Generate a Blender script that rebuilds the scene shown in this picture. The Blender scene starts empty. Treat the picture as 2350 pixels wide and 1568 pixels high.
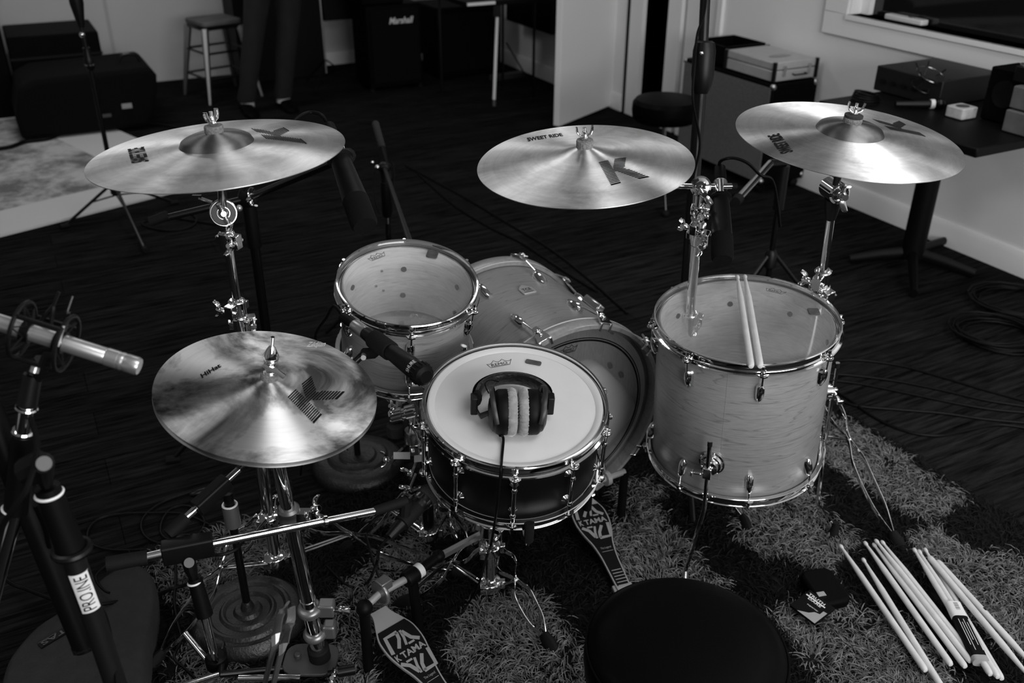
import bpy, bmesh, math, random
import numpy as np
from mathutils import Vector, Matrix
random.seed(7); rng = np.random.default_rng(7)
sc = bpy.context.scene; COL = sc.collection
PI = math.pi
def rad(a): return a*PI/180
V3 = Vector

# ------------------------------------------------------------------ camera
F = 2150.0; PIT = rad(28.3); ROLL = rad(0.3); CH = 1.65
fw = V3((0, math.cos(PIT), -math.sin(PIT))); r0 = V3((1,0,0)); u0 = r0.cross(fw)
rt = r0*math.cos(ROLL)+u0*math.sin(ROLL); up = -r0*math.sin(ROLL)+u0*math.cos(ROLL)
CAM = V3((0,0,CH))
FWV,RTV,UPV = fw.copy(),rt.copy(),up.copy()
def ray(x, y): return FWV + RTV*((x-1175)/2150.0) - UPV*((y-784)/2150.0)
def H(x, y, h=0.0):
    r = ray(x,y); return CAM + r*((h-CH)/r.z)
def D(x, y, d): return CAM + ray(x,y)*d
WX = V3((.884,.468,0)).normalized(); SX = V3((-WX.y,WX.x,0))
def R3(w, s, z=0): return WX*w + SX*s + V3((0,0,z))
def onW(x, y, w):
    r = ray(x,y); return CAM + r*((w-CAM.dot(WX))/r.dot(WX))
def onS(x, y, s):
    r = ray(x,y); return CAM + r*((s-CAM.dot(SX))/r.dot(SX))
def toR(p): return (p.dot(WX), p.dot(SX), p.z)
def onF(x, y, M, h=0.0):
    """point of the pixel ray on the plane local z=h of frame M, in local coordinates"""
    o = M @ V3((0,0,h)); n = (M.to_3x3() @ V3((0,0,1))).normalized()
    r = ray(x,y); p = CAM + r*((o-CAM).dot(n)/r.dot(n))
    return M.inverted() @ p
cd = bpy.data.cameras.new('camera'); co = bpy.data.objects.new('camera', cd); COL.objects.link(co)
m = Matrix((rt, up, -fw)).transposed().to_4x4(); m.translation = CAM; co.matrix_world = m
cd.sensor_width = 36; cd.lens = F/2350*36; cd.clip_start = .05; cd.clip_end = 60
cd.dof.use_dof = True; cd.dof.focus_distance = 1.9; cd.dof.aperture_fstop = 4.0
sc.camera = co

# ------------------------------------------------------------------ mesh building
def frame(o, z=(0,0,1), x=(1,0,0)):
    z = V3(z).normalized(); x = V3(x); x = x - z*x.dot(z)
    if x.length < 1e-6: x = z.orthogonal()
    x.normalize(); y = z.cross(x)
    M = Matrix((x,y,z)).transposed().to_4x4(); M.translation = V3(o); return M
I4 = Matrix.Identity(4)
class MB:
    def __init__(s, M=I4): s.v=[]; s.f=[]; s.M=M
    def at(s, M): s.M = M; return s
    def add(s, vs, fs):
        k = len(s.v); M = s.M
        s.v += [M @ V3(v) for v in vs]; s.f += [tuple(i+k for i in f) for f in fs]; return s
    def box(s, c, d, c2=None):
        x,y,z = c; a,b,e = d[0]/2,d[1]/2,d[2]/2
        vs = [(x+i*a,y+j*b,z+k*e) for k in (-1,1) for j in (-1,1) for i in (-1,1)]
        return s.add(vs, [(0,2,3,1),(4,5,7,6),(0,1,5,4),(2,6,7,3),(0,4,6,2),(1,3,7,5)])
    def rbox(s, c, d, r, n=4):
        """box with rounded vertical edges"""
        x,y,z = c; a,b = d[0]/2-r, d[1]/2-r; poly=[]
        for cx,cy,a0 in ((a,b,0),(-a,b,90),(-a,-b,180),(a,-b,270)):
            for i in range(n+1):
                t = rad(a0+90*i/n); poly.append((x+cx+r*math.cos(t), y+cy+r*math.sin(t)))
        return s.prism(poly, z-d[2]/2, z+d[2]/2)
    def prism(s, poly, z0, z1):
        n = len(poly)
        vs = [(p[0],p[1],z0) for p in poly]+[(p[0],p[1],z1) for p in poly]
        fs = [tuple(range(n-1,-1,-1)), tuple(range(n,2*n))]+[(i,(i+1)%n,n+(i+1)%n,n+i) for i in range(n)]
        return s.add(vs, fs)
    def lathe(s, prof, n=32, closed=False, capb=False, capt=False):
        """prof: [(r,z)...] about local z"""
        vs=[]; fs=[]; m=len(prof)
        for i in range(n):
            t = 2*PI*i/n; c,q = math.cos(t), math.sin(t)
            vs += [(r*c, r*q, z) for r,z in prof]
        for i in range(n):
            j=(i+1)%n
            for k in range(m-1 if not closed else m):
                l=(k+1)%m; fs.append((i*m+k, j*m+k, j*m+l, i*m+l))
        if capb: fs.append(tuple(i*m for i in range(n-1,-1,-1)))
        if capt: fs.append(tuple(i*m+m-1 for i in range(n)))
        return s.add(vs, fs)
    def cyl(s, p0, p1, r0, r1=None, n=16, cap=True):
        r1 = r0 if r1 is None else r1; p0=V3(p0); p1=V3(p1); old=s.M
        s.M = old @ frame(p0, p1-p0, (.31,.52,.79)); L=(p1-p0).length
        s.lathe([(r0,0),(r1,L)], n, capb=cap, capt=cap); s.M = old; return s
    def spin(s, p0, z, prof, n=24, capb=True, capt=True, x=(.31,.52,.79)):
        old=s.M; s.M = old @ frame(p0, z, x); s.lathe(prof, n, capb=capb, capt=capt); s.M=old; return s
    def ball(s, c, r, n=12, sc_=(1,1,1)):
        old=s.M; s.M = old @ Matrix.Translation(V3(c)) @ Matrix.Diagonal((sc_[0],sc_[1],sc_[2],1))
        k=max(5,n//2); s.lathe([(r*math.sin(PI*(i/k)) if 0<i<k else r*.02, -r*math.cos(PI*i/k)) for i in range(k+1)], n, capb=True, capt=True); s.M=old; return s
    def tube(s, pts, r, n=8, closed=False, cap=True, flat=None):
        """sweep; r number or list; flat=(rx,ry,hint) for elliptical section"""
        pts=[V3(p) for p in pts]; m=len(pts); vs=[]; fs=[]; prev=None
        for i,p in enumerate(pts):
            if closed: t = pts[(i+1)%m]-pts[i-1]
            else: t = pts[min(i+1,m-1)]-pts[max(i-1,0)]
            if t.length<1e-9: t=V3((0,0,1))
            t.normalize()
            if flat: a = V3(flat[2]); 
            else: a = prev if prev is not None else (V3((0,0,1)) if abs(t.z)<.9 else V3((1,0,0)))
            a = a - t*a.dot(t); 
            if a.length<1e-6: a=t.orthogonal()
            a.normalize(); prev=a; b=t.cross(a)
            rr = r[i] if isinstance(r,(list,tuple)) else r
            ra,rb = (rr*flat[0],rr*flat[1]) if flat else (rr,rr)
            for k in range(n):
                q=2*PI*k/n+PI/n; vs.append(p+a*(ra*math.cos(q))+b*(rb*math.sin(q)))
        for i in range(m if closed else m-1):
            j=(i+1)%m
            for k in range(n):
                l=(k+1)%n; fs.append((i*n+k, i*n+l, j*n+l, j*n+k))
        if cap and not closed: fs += [tuple(range(n-1,-1,-1)), tuple((m-1)*n+k for k in range(n))]
        return s.add(vs, fs)
    def torus(s, c, z, R, r, n=32, k=8):
        old=s.M; s.M = old @ frame(c, z)
        s.lathe([(R+r*math.cos(2*PI*i/k), r*math.sin(2*PI*i/k)) for i in range(k)], n, closed=True); s.M=old; return s
    def loft(s, rings, cap=True):
        m=len(rings); n=len(rings[0]); vs=[p for r in rings for p in r]; fs=[]
        for i in range(m-1):
            for k in range(n):
                l=(k+1)%n; fs.append((i*n+k,i*n+l,(i+1)*n+l,(i+1)*n+k))
        if cap: fs += [tuple(range(n-1,-1,-1)), tuple((m-1)*n+k for k in range(n))]
        return s.add(vs, fs)
    def stroke(s, pts, w, z=0.0, closed=False, th=.0):
        """flat line of width w in local xy"""
        P=[V3((p[0],p[1],0)) for p in pts]; m=len(P); vs=[]
        for i,p in enumerate(P):
            a=P[(i-1)%m] if (closed or i>0) else p; b=P[(i+1)%m] if (closed or i<m-1) else p
            t=(b-a); t.normalize(); n=V3((-t.y,t.x,0))*(w/2)
            vs += [(p.x+n.x,p.y+n.y,z),(p.x-n.x,p.y-n.y,z)]
        fs=[(2*i,2*i+1,(2*((i+1)%m))+1,2*((i+1)%m)) for i in range(m if closed else m-1)]
        return s.add(vs, fs)
def smooth_path(pts, k=6, closed=False):
    """Catmull-Rom through points"""
    P=[V3(p) for p in pts]; n=len(P); out=[]
    for i in range(n if closed else n-1):
        g=lambda j: P[j%n] if closed else P[max(0,min(n-1,j))]
        a,b,c,d=g(i-1),g(i),g(i+1),g(i+2)
        for j in range(k):
            t=j/k; out.append(.5*((2*b)+(c-a)*t+(2*a-5*b+4*c-d)*t*t+(3*b-a-3*c+d)*t**3))
    if not closed: out.append(P[-1])
    return out
WM = {}
def link_mesh(name, vs, fs, mat, M=I4, smooth=35, bevel=0, seg=2, solid=0, sub=0):
    me = bpy.data.meshes.new(name); Mi = M.inverted()
    me.from_pydata([tuple(Mi @ v) for v in vs], [], fs); me.validate()
    bm = bmesh.new(); bm.from_mesh(me); bmesh.ops.recalc_face_normals(bm, faces=bm.faces); bm.to_mesh(me); bm.free()
    if mat: me.materials.append(MAT[mat])
    if smooth and len(me.polygons):
        me.polygons.foreach_set('use_smooth', [True]*len(me.polygons)); me.set_sharp_from_angle(angle=rad(smooth))
    o = bpy.data.objects.new(name, me); COL.objects.link(o)
    if bevel:
        b=o.modifiers.new('bevel','BEVEL'); b.width=bevel; b.segments=seg; b.limit_method='ANGLE'; b.angle_limit=rad(40)
    if solid:
        b=o.modifiers.new('solid','SOLIDIFY'); b.thickness=solid; b.offset=0
    if sub:
        b=o.modifiers.new('sub','SUBSURF'); b.levels=sub; b.render_levels=sub
    return o
def tag(o, label, cat, group=None, kind=None):
    if label: o['label']=label
    if cat: o['category']=cat
    if group: o['group']=group
    if kind: o['kind']=kind
    return o
def thing(name, label, cat, M, group=None):
    if not isinstance(M, Matrix): M = Matrix.Translation(V3(M))
    o = bpy.data.objects.new(name, None); COL.objects.link(o); o.empty_display_size=.05
    o.matrix_world = M; WM[o.name]=M; return tag(o,label,cat,group)
def part(name, mb, mat, parent, label=None, **k):
    M = WM[parent.name]; o = link_mesh(name, mb.v, mb.f, mat, M, **k)
    o.parent = parent; WM[o.name]=M
    if label: o['label']=label
    return o
def solo(name, mb, mat, label, cat, M, group=None, **k):
    if not isinstance(M, Matrix): M = Matrix.Translation(V3(M))
    o = link_mesh(name, mb.v, mb.f, mat, M, **k); o.matrix_world=M; WM[o.name]=M
    return tag(o,label,cat,group)
RM = frame((0,0,0),(0,0,1),WX)
def struct(name, mb, mat, label=None, **k):
    o = link_mesh(name, mb.v, mb.f, mat, RM, **k); o.matrix_world=RM; o['kind']='structure'; WM[o.name]=RM
    if label: o['label']=label
    return o
def dup(root, M, label=None, group=None):
    def rec(o, par):
        c=o.copy(); COL.objects.link(c)
        if par: c.parent=par
        for ch in [x for x in bpy.data.objects if x.parent==o]: rec(ch,c)
        return c
    r=rec(root,None); r.matrix_world=M; WM[r.name]=M
    if label: r['label']=label
    if group: r['group']=group
    return r
_tc={}
def text_mesh(txt, bold=0.0):
    if (txt,bold) in _tc: return _tc[(txt,bold)]
    cu=bpy.data.curves.new('t','FONT'); cu.body=txt; cu.size=1; cu.offset=bold; cu.resolution_u=3
    cu.align_x='LEFT'
    o=bpy.data.objects.new('t',cu); COL.objects.link(o)
    dg=bpy.context.evaluated_depsgraph_get(); me=o.evaluated_get(dg).to_mesh()
    vs=[tuple(v.co) for v in me.vertices]; fs=[tuple(p.vertices) for p in me.polygons]
    o.evaluated_get(dg).to_mesh_clear(); bpy.data.objects.remove(o); bpy.data.curves.remove(cu)
    x0=min(v[0] for v in vs); x1=max(v[0] for v in vs); y0=min(v[1] for v in vs); y1=max(v[1] for v in vs)
    r=([((v[0]-x0)/(x1-x0),(v[1]-y0)/(y1-y0)) for v in vs],fs,(x1-x0)/(y1-y0)); _tc[(txt,bold)]=r; return r
def sliced_text(txt, bold, nx, ny):
    vs,fs,r=text_mesh(txt,bold); me=bpy.data.meshes.new('t'); me.from_pydata([(a,b,0) for a,b in vs],[],fs); bm=bmesh.new(); bm.from_mesh(me)
    for k in range(1,ny): bmesh.ops.bisect_plane(bm,geom=bm.verts[:]+bm.edges[:]+bm.faces[:],plane_co=(0,k/ny,0),plane_no=(0,1,0))
    for k in range(1,nx): bmesh.ops.bisect_plane(bm,geom=bm.verts[:]+bm.edges[:]+bm.faces[:],plane_co=(k/nx,0,0),plane_no=(1,0,0))
    bm.verts.index_update(); V=[(v.co.x,v.co.y) for v in bm.verts]; Fc=[tuple(v.index for v in f.verts) for f in bm.faces]; bm.free(); bpy.data.meshes.remove(me); return V,Fc,r
def put_text(mb, txt, O, X, Y, zf, bold=0.0):
    """text in the parallelogram O, O+X (baseline), O+Y (up) in local xy; zf(x,y)->z"""
    vs,fs,_=text_mesh(txt,bold); out=[]
    for a,b in vs:
        x=O[0]+X[0]*a+Y[0]*b; y=O[1]+X[1]*a+Y[1]*b; out.append((x,y,zf(x,y)))
    mb.add(out,fs)

# ------------------------------------------------------------------ materials
MAT={}
def nt(name):
    m=bpy.data.materials.new(name); m.use_nodes=True; MAT[name]=m; t=m.node_tree
    b=[n for n in t.nodes if n.type=='BSDF_PRINCIPLED'][0]; return m,t,b
def g(v): return (v,v,v,1)
def simple(name, base, rough=.5, metal=0, noise=0, nscale=20, bump=0, coat=0, spec=.5, sheen=0, bscale=None):
    m,t,b=nt(name); b.inputs['Base Color'].default_value=g(base); b.inputs['Roughness'].default_value=rough
    b.inputs['Metallic'].default_value=metal; b.inputs['Coat Weight'].default_value=coat; b.inputs['Specular IOR Level'].default_value=spec
    b.inputs['Sheen Weight'].default_value=sheen
    if noise or bump:
        tc=t.nodes.new('ShaderNodeTexCoord'); n=t.nodes.new('ShaderNodeTexNoise'); n.inputs['Scale'].default_value=nscale; n.inputs['Detail'].default_value=5
        t.links.new(tc.outputs['Object'],n.inputs['Vector'])
        if noise:
            r=t.nodes.new('ShaderNodeMapRange'); r.inputs[1].default_value=.3; r.inputs[2].default_value=.7
            r.inputs[3].default_value=base*(1-noise); r.inputs[4].default_value=base*(1+noise)
            t.links.new(n.outputs['Fac'],r.inputs[0]); t.links.new(r.outputs[0],b.inputs['Base Color'])
        if bump:
            n2=n
            if bscale:
                n2=t.nodes.new('ShaderNodeTexNoise'); n2.inputs['Scale'].default_value=bscale; t.links.new(tc.outputs['Object'],n2.inputs['Vector'])
            u=t.nodes.new('ShaderNodeBump'); u.inputs['Strength'].default_value=bump; u.inputs['Distance'].default_value=.004
            t.links.new(n2.outputs['Fac'],u.inputs['Height']); t.links.new(u.outputs[0],b.inputs['Normal'])
    return m
simple('wall_paint',.78,.7,noise=.03,nscale=3)
simple('back_paint',.50,.7,noise=.03,nscale=3)
simple('trim_paint',.80,.4)
simple('ceiling_paint',.6,.8)
simple('dark_wall',.4,.8)
simple('shade_black',.004,.9,spec=.1)  # black colour standing in for darkness in gaps and beyond the doorway
simple('chrome',.82,.07,1)
simple('chrome_dull',.6,.22,1)
simple('steel_brushed',.45,.35,1)
simple('black_metal',.003,.3,spec=.3)
simple('black_satin',.0025,.5,spec=.12)
simple('black_plastic',.003,.42,noise=.2,nscale=60,spec=.25)
simple('rubber',.004,.75,bump=.2,nscale=300,spec=.2)
simple('black_vinyl',.0015,.6,bump=.15,nscale=120,spec=.06)
simple('black_cloth',.0012,.95,bump=.3,nscale=200,spec=.2)
simple('leatherette',.0012,.45,bump=.12,nscale=260,spec=.05)
simple('band_leather',.008,.3,bump=.7,nscale=110,spec=.5)
simple('velour',.24,.95,noise=.25,nscale=80,bump=.8,bscale=60,sheen=.5)
simple('grey_felt',.16,.95,noise=.35,nscale=220,bump=.8)
simple('black_felt',.02,.95,bump=.5,nscale=200)
simple('coated_head',.60,.55,noise=.03,nscale=12)
simple('hoop_white',.6,.35)
simple('gel_pad',.07,.6,noise=.3,nscale=60,spec=.2)
simple('ink',.003,.6,spec=.1)
simple('yoke_metal',.02,.4,.3)
simple('ink_light',.75,.5)
simple('white_tape',.7,.6)
simple('hickory',.62,.5,noise=.08,nscale=30)
simple('plastic_white',.6,.35)
simple('grill_cloth',.10,.85,noise=.2,nscale=150,bump=.5)
simple('case_silver',.5,.4,.4,noise=.05)
simple('bag_grey',.012,.85,noise=.25,nscale=40,bump=.3,bscale=300)
simple('denim',.006,.9,noise=.4,nscale=18,bump=.3,bscale=120)
simple('skin',.3,.5)
simple('hair',.015,.6)
simple('shirt',.03,.9)
simple('sandwood',.10,.55,noise=.25,nscale=14)
simple('mic_silver',.55,.3,.85)
simple('cable_black',.0022,.5,spec=.12)
simple('pedal_grey',.33,.4,.3)
simple('pedal_black',.004,.45,spec=.2)
simple('cast_iron',.010,.45,noise=.3,nscale=60,bump=.4,bscale=160)
simple('paper_grey',.3,.6)
simple('cork_box',.42,.7,noise=.2,nscale=40)
simple('badge_metal',.5,.35,.6)
simple('pillow_cloth',.85,.9,bump=.2,nscale=10)
simple('hub_grey',.22,.35,.7)
simple('box_dark',.007,.5,spec=.3)
simple('dark_chrome',.16,.22,1)
simple('mesh_dark',.05,.5,.6,bump=.9,nscale=600)
simple('bolt_grey',.09,.5)
simple('plate_grey',.05,.45,.3)
simple('pole_grey',.006,.35,spec=.5)
simple('screen_dark',.01,.08)
def wood(name, dark, light, rough, scale=(1,1,1), coat=0.0, ring=9, dist=.6):
    m,t,b=nt(name); N=t.nodes; L=t.links
    tc=N.new('ShaderNodeTexCoord'); mp=N.new('ShaderNodeMapping'); mp.inputs['Scale'].default_value=scale
    n=N.new('ShaderNodeTexNoise'); n.inputs['Scale'].default_value=2.2; n.inputs['Detail'].default_value=3; n.inputs['Distortion'].default_value=dist
    L.new(tc.outputs['Object'],mp.inputs[0]); L.new(mp.outputs[0],n.inputs['Vector'])
    mu=N.new('ShaderNodeMath'); mu.operation='MULTIPLY'; mu.inputs[1].default_value=ring; L.new(n.outputs['Fac'],mu.inputs[0])
    fr=N.new('ShaderNodeMath'); fr.operation='FRACT'; L.new(mu.outputs[0],fr.inputs[0])
    n2=N.new('ShaderNodeTexNoise'); n2.inputs['Scale'].default_value=40; n2.inputs['Detail'].default_value=6; L.new(mp.outputs[0],n2.inputs['Vector'])
    cr=N.new('ShaderNodeValToRGB'); e=cr.color_ramp.elements
    e[0].position=0; e[0].color=g(dark); e[1].position=.12; e[1].color=g(light); k=e.new(.9); k.color=g(light*.93); k=e.new(1); k.color=g((dark+light)/2)
    L.new(fr.outputs[0],cr.inputs[0])
    mx=N.new('ShaderNodeMix'); mx.data_type='RGBA'; mx.blend_type='MULTIPLY'; mx.inputs[0].default_value=.45
    mr=N.new('ShaderNodeMapRange'); mr.inputs[1].default_value=.25; mr.inputs[2].default_value=.75; mr.inputs[3].default_value=.6; mr.inputs[4].default_value=1.25
    L.new(n2.outputs['Fac'],mr.inputs[0]); L.new(cr.outputs[0],mx.inputs[6]); L.new(mr.outputs[0],mx.inputs[7]); L.new(mx.outputs[2],b.inputs['Base Color'])
    b.inputs['Roughness'].default_value=rough; b.inputs['Coat Weight'].default_value=coat; b.inputs['Coat Roughness'].default_value=.25
wood('maple',.135,.245,.38,(.9,.9,10),coat=.3,ring=11,dist=.2)
wood('maple_light',.58,.78,.5,(1,1,6))
wood('hoop_wood',.2,.3,.35,(3,3,3),coat=.4,ring=5)
def floor_mat():
    m,t,b=nt('floor_wood'); N=t.nodes; L=t.links
    tc=N.new('ShaderNodeTexCoord')
    br=N.new('ShaderNodeTexBrick'); br.inputs['Scale'].default_value=1; br.inputs['Brick Width'].default_value=1.3; br.inputs['Row Height'].default_value=.145
    br.inputs['Mortar Size'].default_value=.0012; br.inputs['Color1'].default_value=g(.8); br.inputs['Color2'].default_value=g(1.15); br.inputs['Mortar'].default_value=g(.25)
    L.new(tc.outputs['Object'],br.inputs['Vector'])
    mp=N.new('ShaderNodeMapping'); mp.inputs['Scale'].default_value=(1.2,16,1); L.new(tc.outputs['Object'],mp.inputs[0])
    n=N.new('ShaderNodeTexNoise'); n.inputs['Scale'].default_value=3.5; n.inputs['Detail'].default_value=8; n.inputs['Roughness'].default_value=.7; L.new(mp.outputs[0],n.inputs['Vector'])
    cr=N.new('ShaderNodeValToRGB'); e=cr.color_ramp.elements; e[0].position=.32; e[0].color=g(.001); e[1].position=.80; e[1].color=g(.032)
    L.new(n.outputs['Fac'],cr.inputs[0])
    mx=N.new('ShaderNodeMix'); mx.data_type='RGBA'; mx.blend_type='MULTIPLY'; mx.inputs[0].default_value=1
    L.new(cr.outputs[0],mx.inputs[6]); L.new(br.outputs['Color'],mx.inputs[7]); L.new(mx.outputs[2],b.inputs['Base Color'])
    mr=N.new('ShaderNodeMapRange'); mr.inputs[3].default_value=.95; mr.inputs[4].default_value=.8; L.new(n.outputs['Fac'],mr.inputs[0]); L.new(mr.outputs[0],b.inputs['Roughness'])
    b.inputs['Specular IOR Level'].default_value=.0
    u=N.new('ShaderNodeBump'); u.inputs['Strength'].default_value=.25; u.inputs['Distance'].default_value=.003; L.new(n.outputs['Fac'],u.inputs['Height']); L.new(u.outputs[0],b.inputs['Normal'])
floor_mat()
def cymbal_mat(name, lo, hi, blot, sc1=3.0, rough=.34):
    m,t,b=nt(name); N=t.nodes; L=t.links
    tc=N.new('ShaderNodeTexCoord'); sp=N.new('ShaderNodeSeparateXYZ'); L.new(tc.outputs['Object'],sp.inputs[0])
    # polar coordinates for patina streaks along the lathing
    at=N.new('ShaderNodeMath'); at.operation='ARCTAN2'; L.new(sp.outputs[1],at.inputs[0]); L.new(sp.outputs[0],at.inputs[1])
    ln=N.new('ShaderNodeVectorMath'); ln.operation='LENGTH'; L.new(tc.outputs['Object'],ln.inputs[0])
    n=N.new('ShaderNodeTexNoise'); n.inputs['Scale'].default_value=sc1*3; n.inputs['Detail'].default_value=6; n.inputs['Roughness'].default_value=.6; n.inputs['Distortion'].default_value=.6
    L.new(tc.outputs['Object'],n.inputs['Vector'])
    cb=N.new('ShaderNodeCombineXYZ'); sn=N.new('ShaderNodeMath'); sn.operation='SINE'; cs=N.new('ShaderNodeMath'); cs.operation='COSINE'
    L.new(at.outputs[0],sn.inputs[0]); L.new(at.outputs[0],cs.inputs[0]); L.new(sn.outputs[0],cb.inputs[0]); L.new(cs.outputs[0],cb.inputs[1])
    rm=N.new('ShaderNodeMath'); rm.operation='MULTIPLY'; rm.inputs[1].default_value=90; L.new(ln.outputs['Value'],rm.inputs[0]); L.new(rm.outputs[0],cb.inputs[2])
    n2=N.new('ShaderNodeTexNoise'); n2.inputs['Scale'].default_value=1.6; n2.inputs['Detail'].default_value=4; L.new(cb.outputs[0],n2.inputs['Vector'])
    cr=N.new('ShaderNodeValToRGB'); e=cr.color_ramp.elements; e[0].position=.5-blot; e[0].color=g(lo); e[1].position=.5+blot*.6; e[1].color=g(hi)
    L.new(n.outputs['Fac'],cr.inputs[0])
    mr=N.new('ShaderNodeMapRange'); mr.inputs[1].default_value=.3; mr.inputs[2].default_value=.7; mr.inputs[3].default_value=.92; mr.inputs[4].default_value=1.05; L.new(n2.outputs['Fac'],mr.inputs[0])
    mx=N.new('ShaderNodeMix'); mx.data_type='RGBA'; mx.blend_type='MULTIPLY'; mx.inputs[0].default_value=1; L.new(cr.outputs[0],mx.inputs[6]); L.new(mr.outputs[0],mx.inputs[7])
    L.new(mx.outputs[2],b.inputs['Base Color'])
    b.inputs['Metallic'].default_value=1; b.inputs['Roughness'].default_value=rough; b.inputs['Anisotropic'].default_value=.93; b.inputs['Anisotropic Rotation'].default_value=.25
    tg=N.new('ShaderNodeTangent'); tg.direction_type='RADIAL'; tg.axis='Z'; L.new(tg.outputs[0],b.inputs['Tangent'])
    gr=N.new('ShaderNodeMath'); gr.operation='MULTIPLY'; gr.inputs[1].default_value=3600; L.new(ln.outputs['Value'],gr.inputs[0])
    s2=N.new('ShaderNodeMath'); s2.operation='SINE'; L.new(gr.outputs[0],s2.inputs[0])
    u=N.new('ShaderNodeBump'); u.inputs['Strength'].default_value=.05; u.inputs['Distance'].default_value=.0005; L.new(n.outputs['Fac'],u.inputs['Height']); L.new(u.outputs[0],b.inputs['Normal'])
cymbal_mat('bronze',.48,.90,.18,rough=.40)
cymbal_mat('bronze_patina',.12,1.0,.1,sc1=2.0,rough=.42)
cymbal_mat('bronze_bell',.15,.30,.2,rough=.5)
def clear_head():
    m,t,b=nt('clear_head'); N=t.nodes; L=t.links; N.remove(b)
    out=[n for n in N if n.type=='OUTPUT_MATERIAL'][0]
    tr=N.new('ShaderNodeBsdfTransparent'); tr.inputs[0].default_value=g(.93)
    gl=N.new('ShaderNodeBsdfGlossy'); gl.inputs['Roughness'].default_value=.08; gl.inputs[0].default_value=g(.9)
    df=N.new('ShaderNodeBsdfDiffuse'); df.inputs[0].default_value=g(.75)
    tc=N.new('ShaderNodeTexCoord'); n=N.new('ShaderNodeTexNoise'); n.inputs['Scale'].default_value=9; n.inputs['Detail'].default_value=6; L.new(tc.outputs['Object'],n.inputs['Vector'])
    mr=N.new('ShaderNodeMapRange'); mr.inputs[1].default_value=.45; mr.inputs[2].default_value=.75; mr.inputs[3].default_value=.13; mr.inputs[4].default_value=.26; L.new(n.outputs['Fac'],mr.inputs[0])
    m1=N.new('ShaderNodeMixShader'); L.new(mr.outputs[0],m1.inputs[0]); L.new(tr.outputs[0],m1.inputs[1]); L.new(df.outputs[0],m1.inputs[2])
    fr=N.new('ShaderNodeFresnel'); fr.inputs[0].default_value=1.5; fm=N.new('ShaderNodeMath'); fm.operation='MULTIPLY'; fm.inputs[1].default_value=.42; L.new(fr.outputs[0],fm.inputs[0]); m2=N.new('ShaderNodeMixShader'); L.new(fm.outputs[0],m2.inputs[0]); L.new(m1.outputs[0],m2.inputs[1]); L.new(gl.outputs[0],m2.inputs[2])
    L.new(m2.outputs[0],out.inputs[0])
clear_head()
def kick_head():
    m=MAT['clear_head'].copy(); m.name='kick_head'; MAT['kick_head']=m
    for n in m.node_tree.nodes:
        if n.type=='MAP_RANGE': n.inputs[3].default_value=.24; n.inputs[4].default_value=.30
        if n.type=='BSDF_TRANSPARENT': n.inputs[0].default_value=g(.8)
        if n.type=='BSDF_DIFFUSE': n.inputs[0].default_value=g(.35)
kick_head()
def reso_head():
    m=MAT['clear_head'].copy(); m.name='reso_head'; MAT['reso_head']=m
    for n in m.node_tree.nodes:
        if n.type=='MAP_RANGE': n.inputs[3].default_value=.5; n.inputs[4].default_value=.6
        if n.type=='BSDF_DIFFUSE': n.inputs[0].default_value=g(.2)
reso_head()
def glass_pane():
    m,t,b=nt('window_glass'); b.inputs['Base Color'].default_value=g(.008); b.inputs['Roughness'].default_value=.03; b.inputs['Specular IOR Level'].default_value=.6
glass_pane()
def shag(name, lo, hi):
    m,t,b=nt(name); N=t.nodes; L=t.links
    tc=N.new('ShaderNodeTexCoord'); n=N.new('ShaderNodeTexNoise'); n.inputs['Scale'].default_value=45; L.new(tc.outputs['Object'],n.inputs['Vector'])
    mr=N.new('ShaderNodeMapRange'); mr.inputs[1].default_value=.3; mr.inputs[2].default_value=.7; mr.inputs[3].default_value=lo; mr.inputs[4].default_value=hi
    L.new(n.outputs['Fac'],mr.inputs[0]); L.new(mr.outputs[0],b.inputs['Base Color']); b.inputs['Roughness'].default_value=.75; b.inputs['Specular IOR Level'].default_value=.2
shag('shag_grey',.06,.19); shag('shag_black',.0009,.002)
def old_rug():
    m,t,b=nt('pale_rug'); N=t.nodes; L=t.links
    tc=N.new('ShaderNodeTexCoord'); n=N.new('ShaderNodeTexNoise'); n.inputs['Scale'].default_value=2.6; n.inputs['Detail'].default_value=7; n.inputs['Roughness'].default_value=.75; L.new(tc.outputs['Object'],n.inputs['Vector'])
    cr=N.new('ShaderNodeValToRGB'); e=cr.color_ramp.elements; e[0].position=.42; e[0].color=g(.16); e[1].position=.58; e[1].color=g(.55); L.new(n.outputs['Fac'],cr.inputs[0]); 
    sp=N.new('ShaderNodeSeparateXYZ'); L.new(tc.outputs['Object'],sp.inputs[0])
    # plain border: |x|,|y| beyond the field
    ax=N.new('ShaderNodeMath'); ax.operation='ABSOLUTE'; L.new(sp.outputs[0],ax.inputs[0]); ay=N.new('ShaderNodeMath'); ay.operation='ABSOLUTE'; L.new(sp.outputs[1],ay.inputs[0])
    cx=N.new('ShaderNodeMath'); cx.operation='GREATER_THAN'; cx.inputs[1].default_value=1.0; L.new(ax.outputs[0],cx.inputs[0])
    cy=N.new('ShaderNodeMath'); cy.operation='GREATER_THAN'; cy.inputs[1].default_value=.87; L.new(ay.outputs[0],cy.inputs[0])
    mm=N.new('ShaderNodeMath'); mm.operation='MAXIMUM'; L.new(cx.outputs[0],mm.inputs[0]); L.new(cy.outputs[0],mm.inputs[1])
    mx=N.new('ShaderNodeMix'); mx.data_type='RGBA'; L.new(mm.outputs[0],mx.inputs[0]); L.new(cr.outputs[0],mx.inputs[6]); mx.inputs[7].default_value=g(.62)
    L.new(mx.outputs[2],b.inputs['Base Color']); b.inputs['Roughness'].default_value=.95
old_rug()
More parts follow.
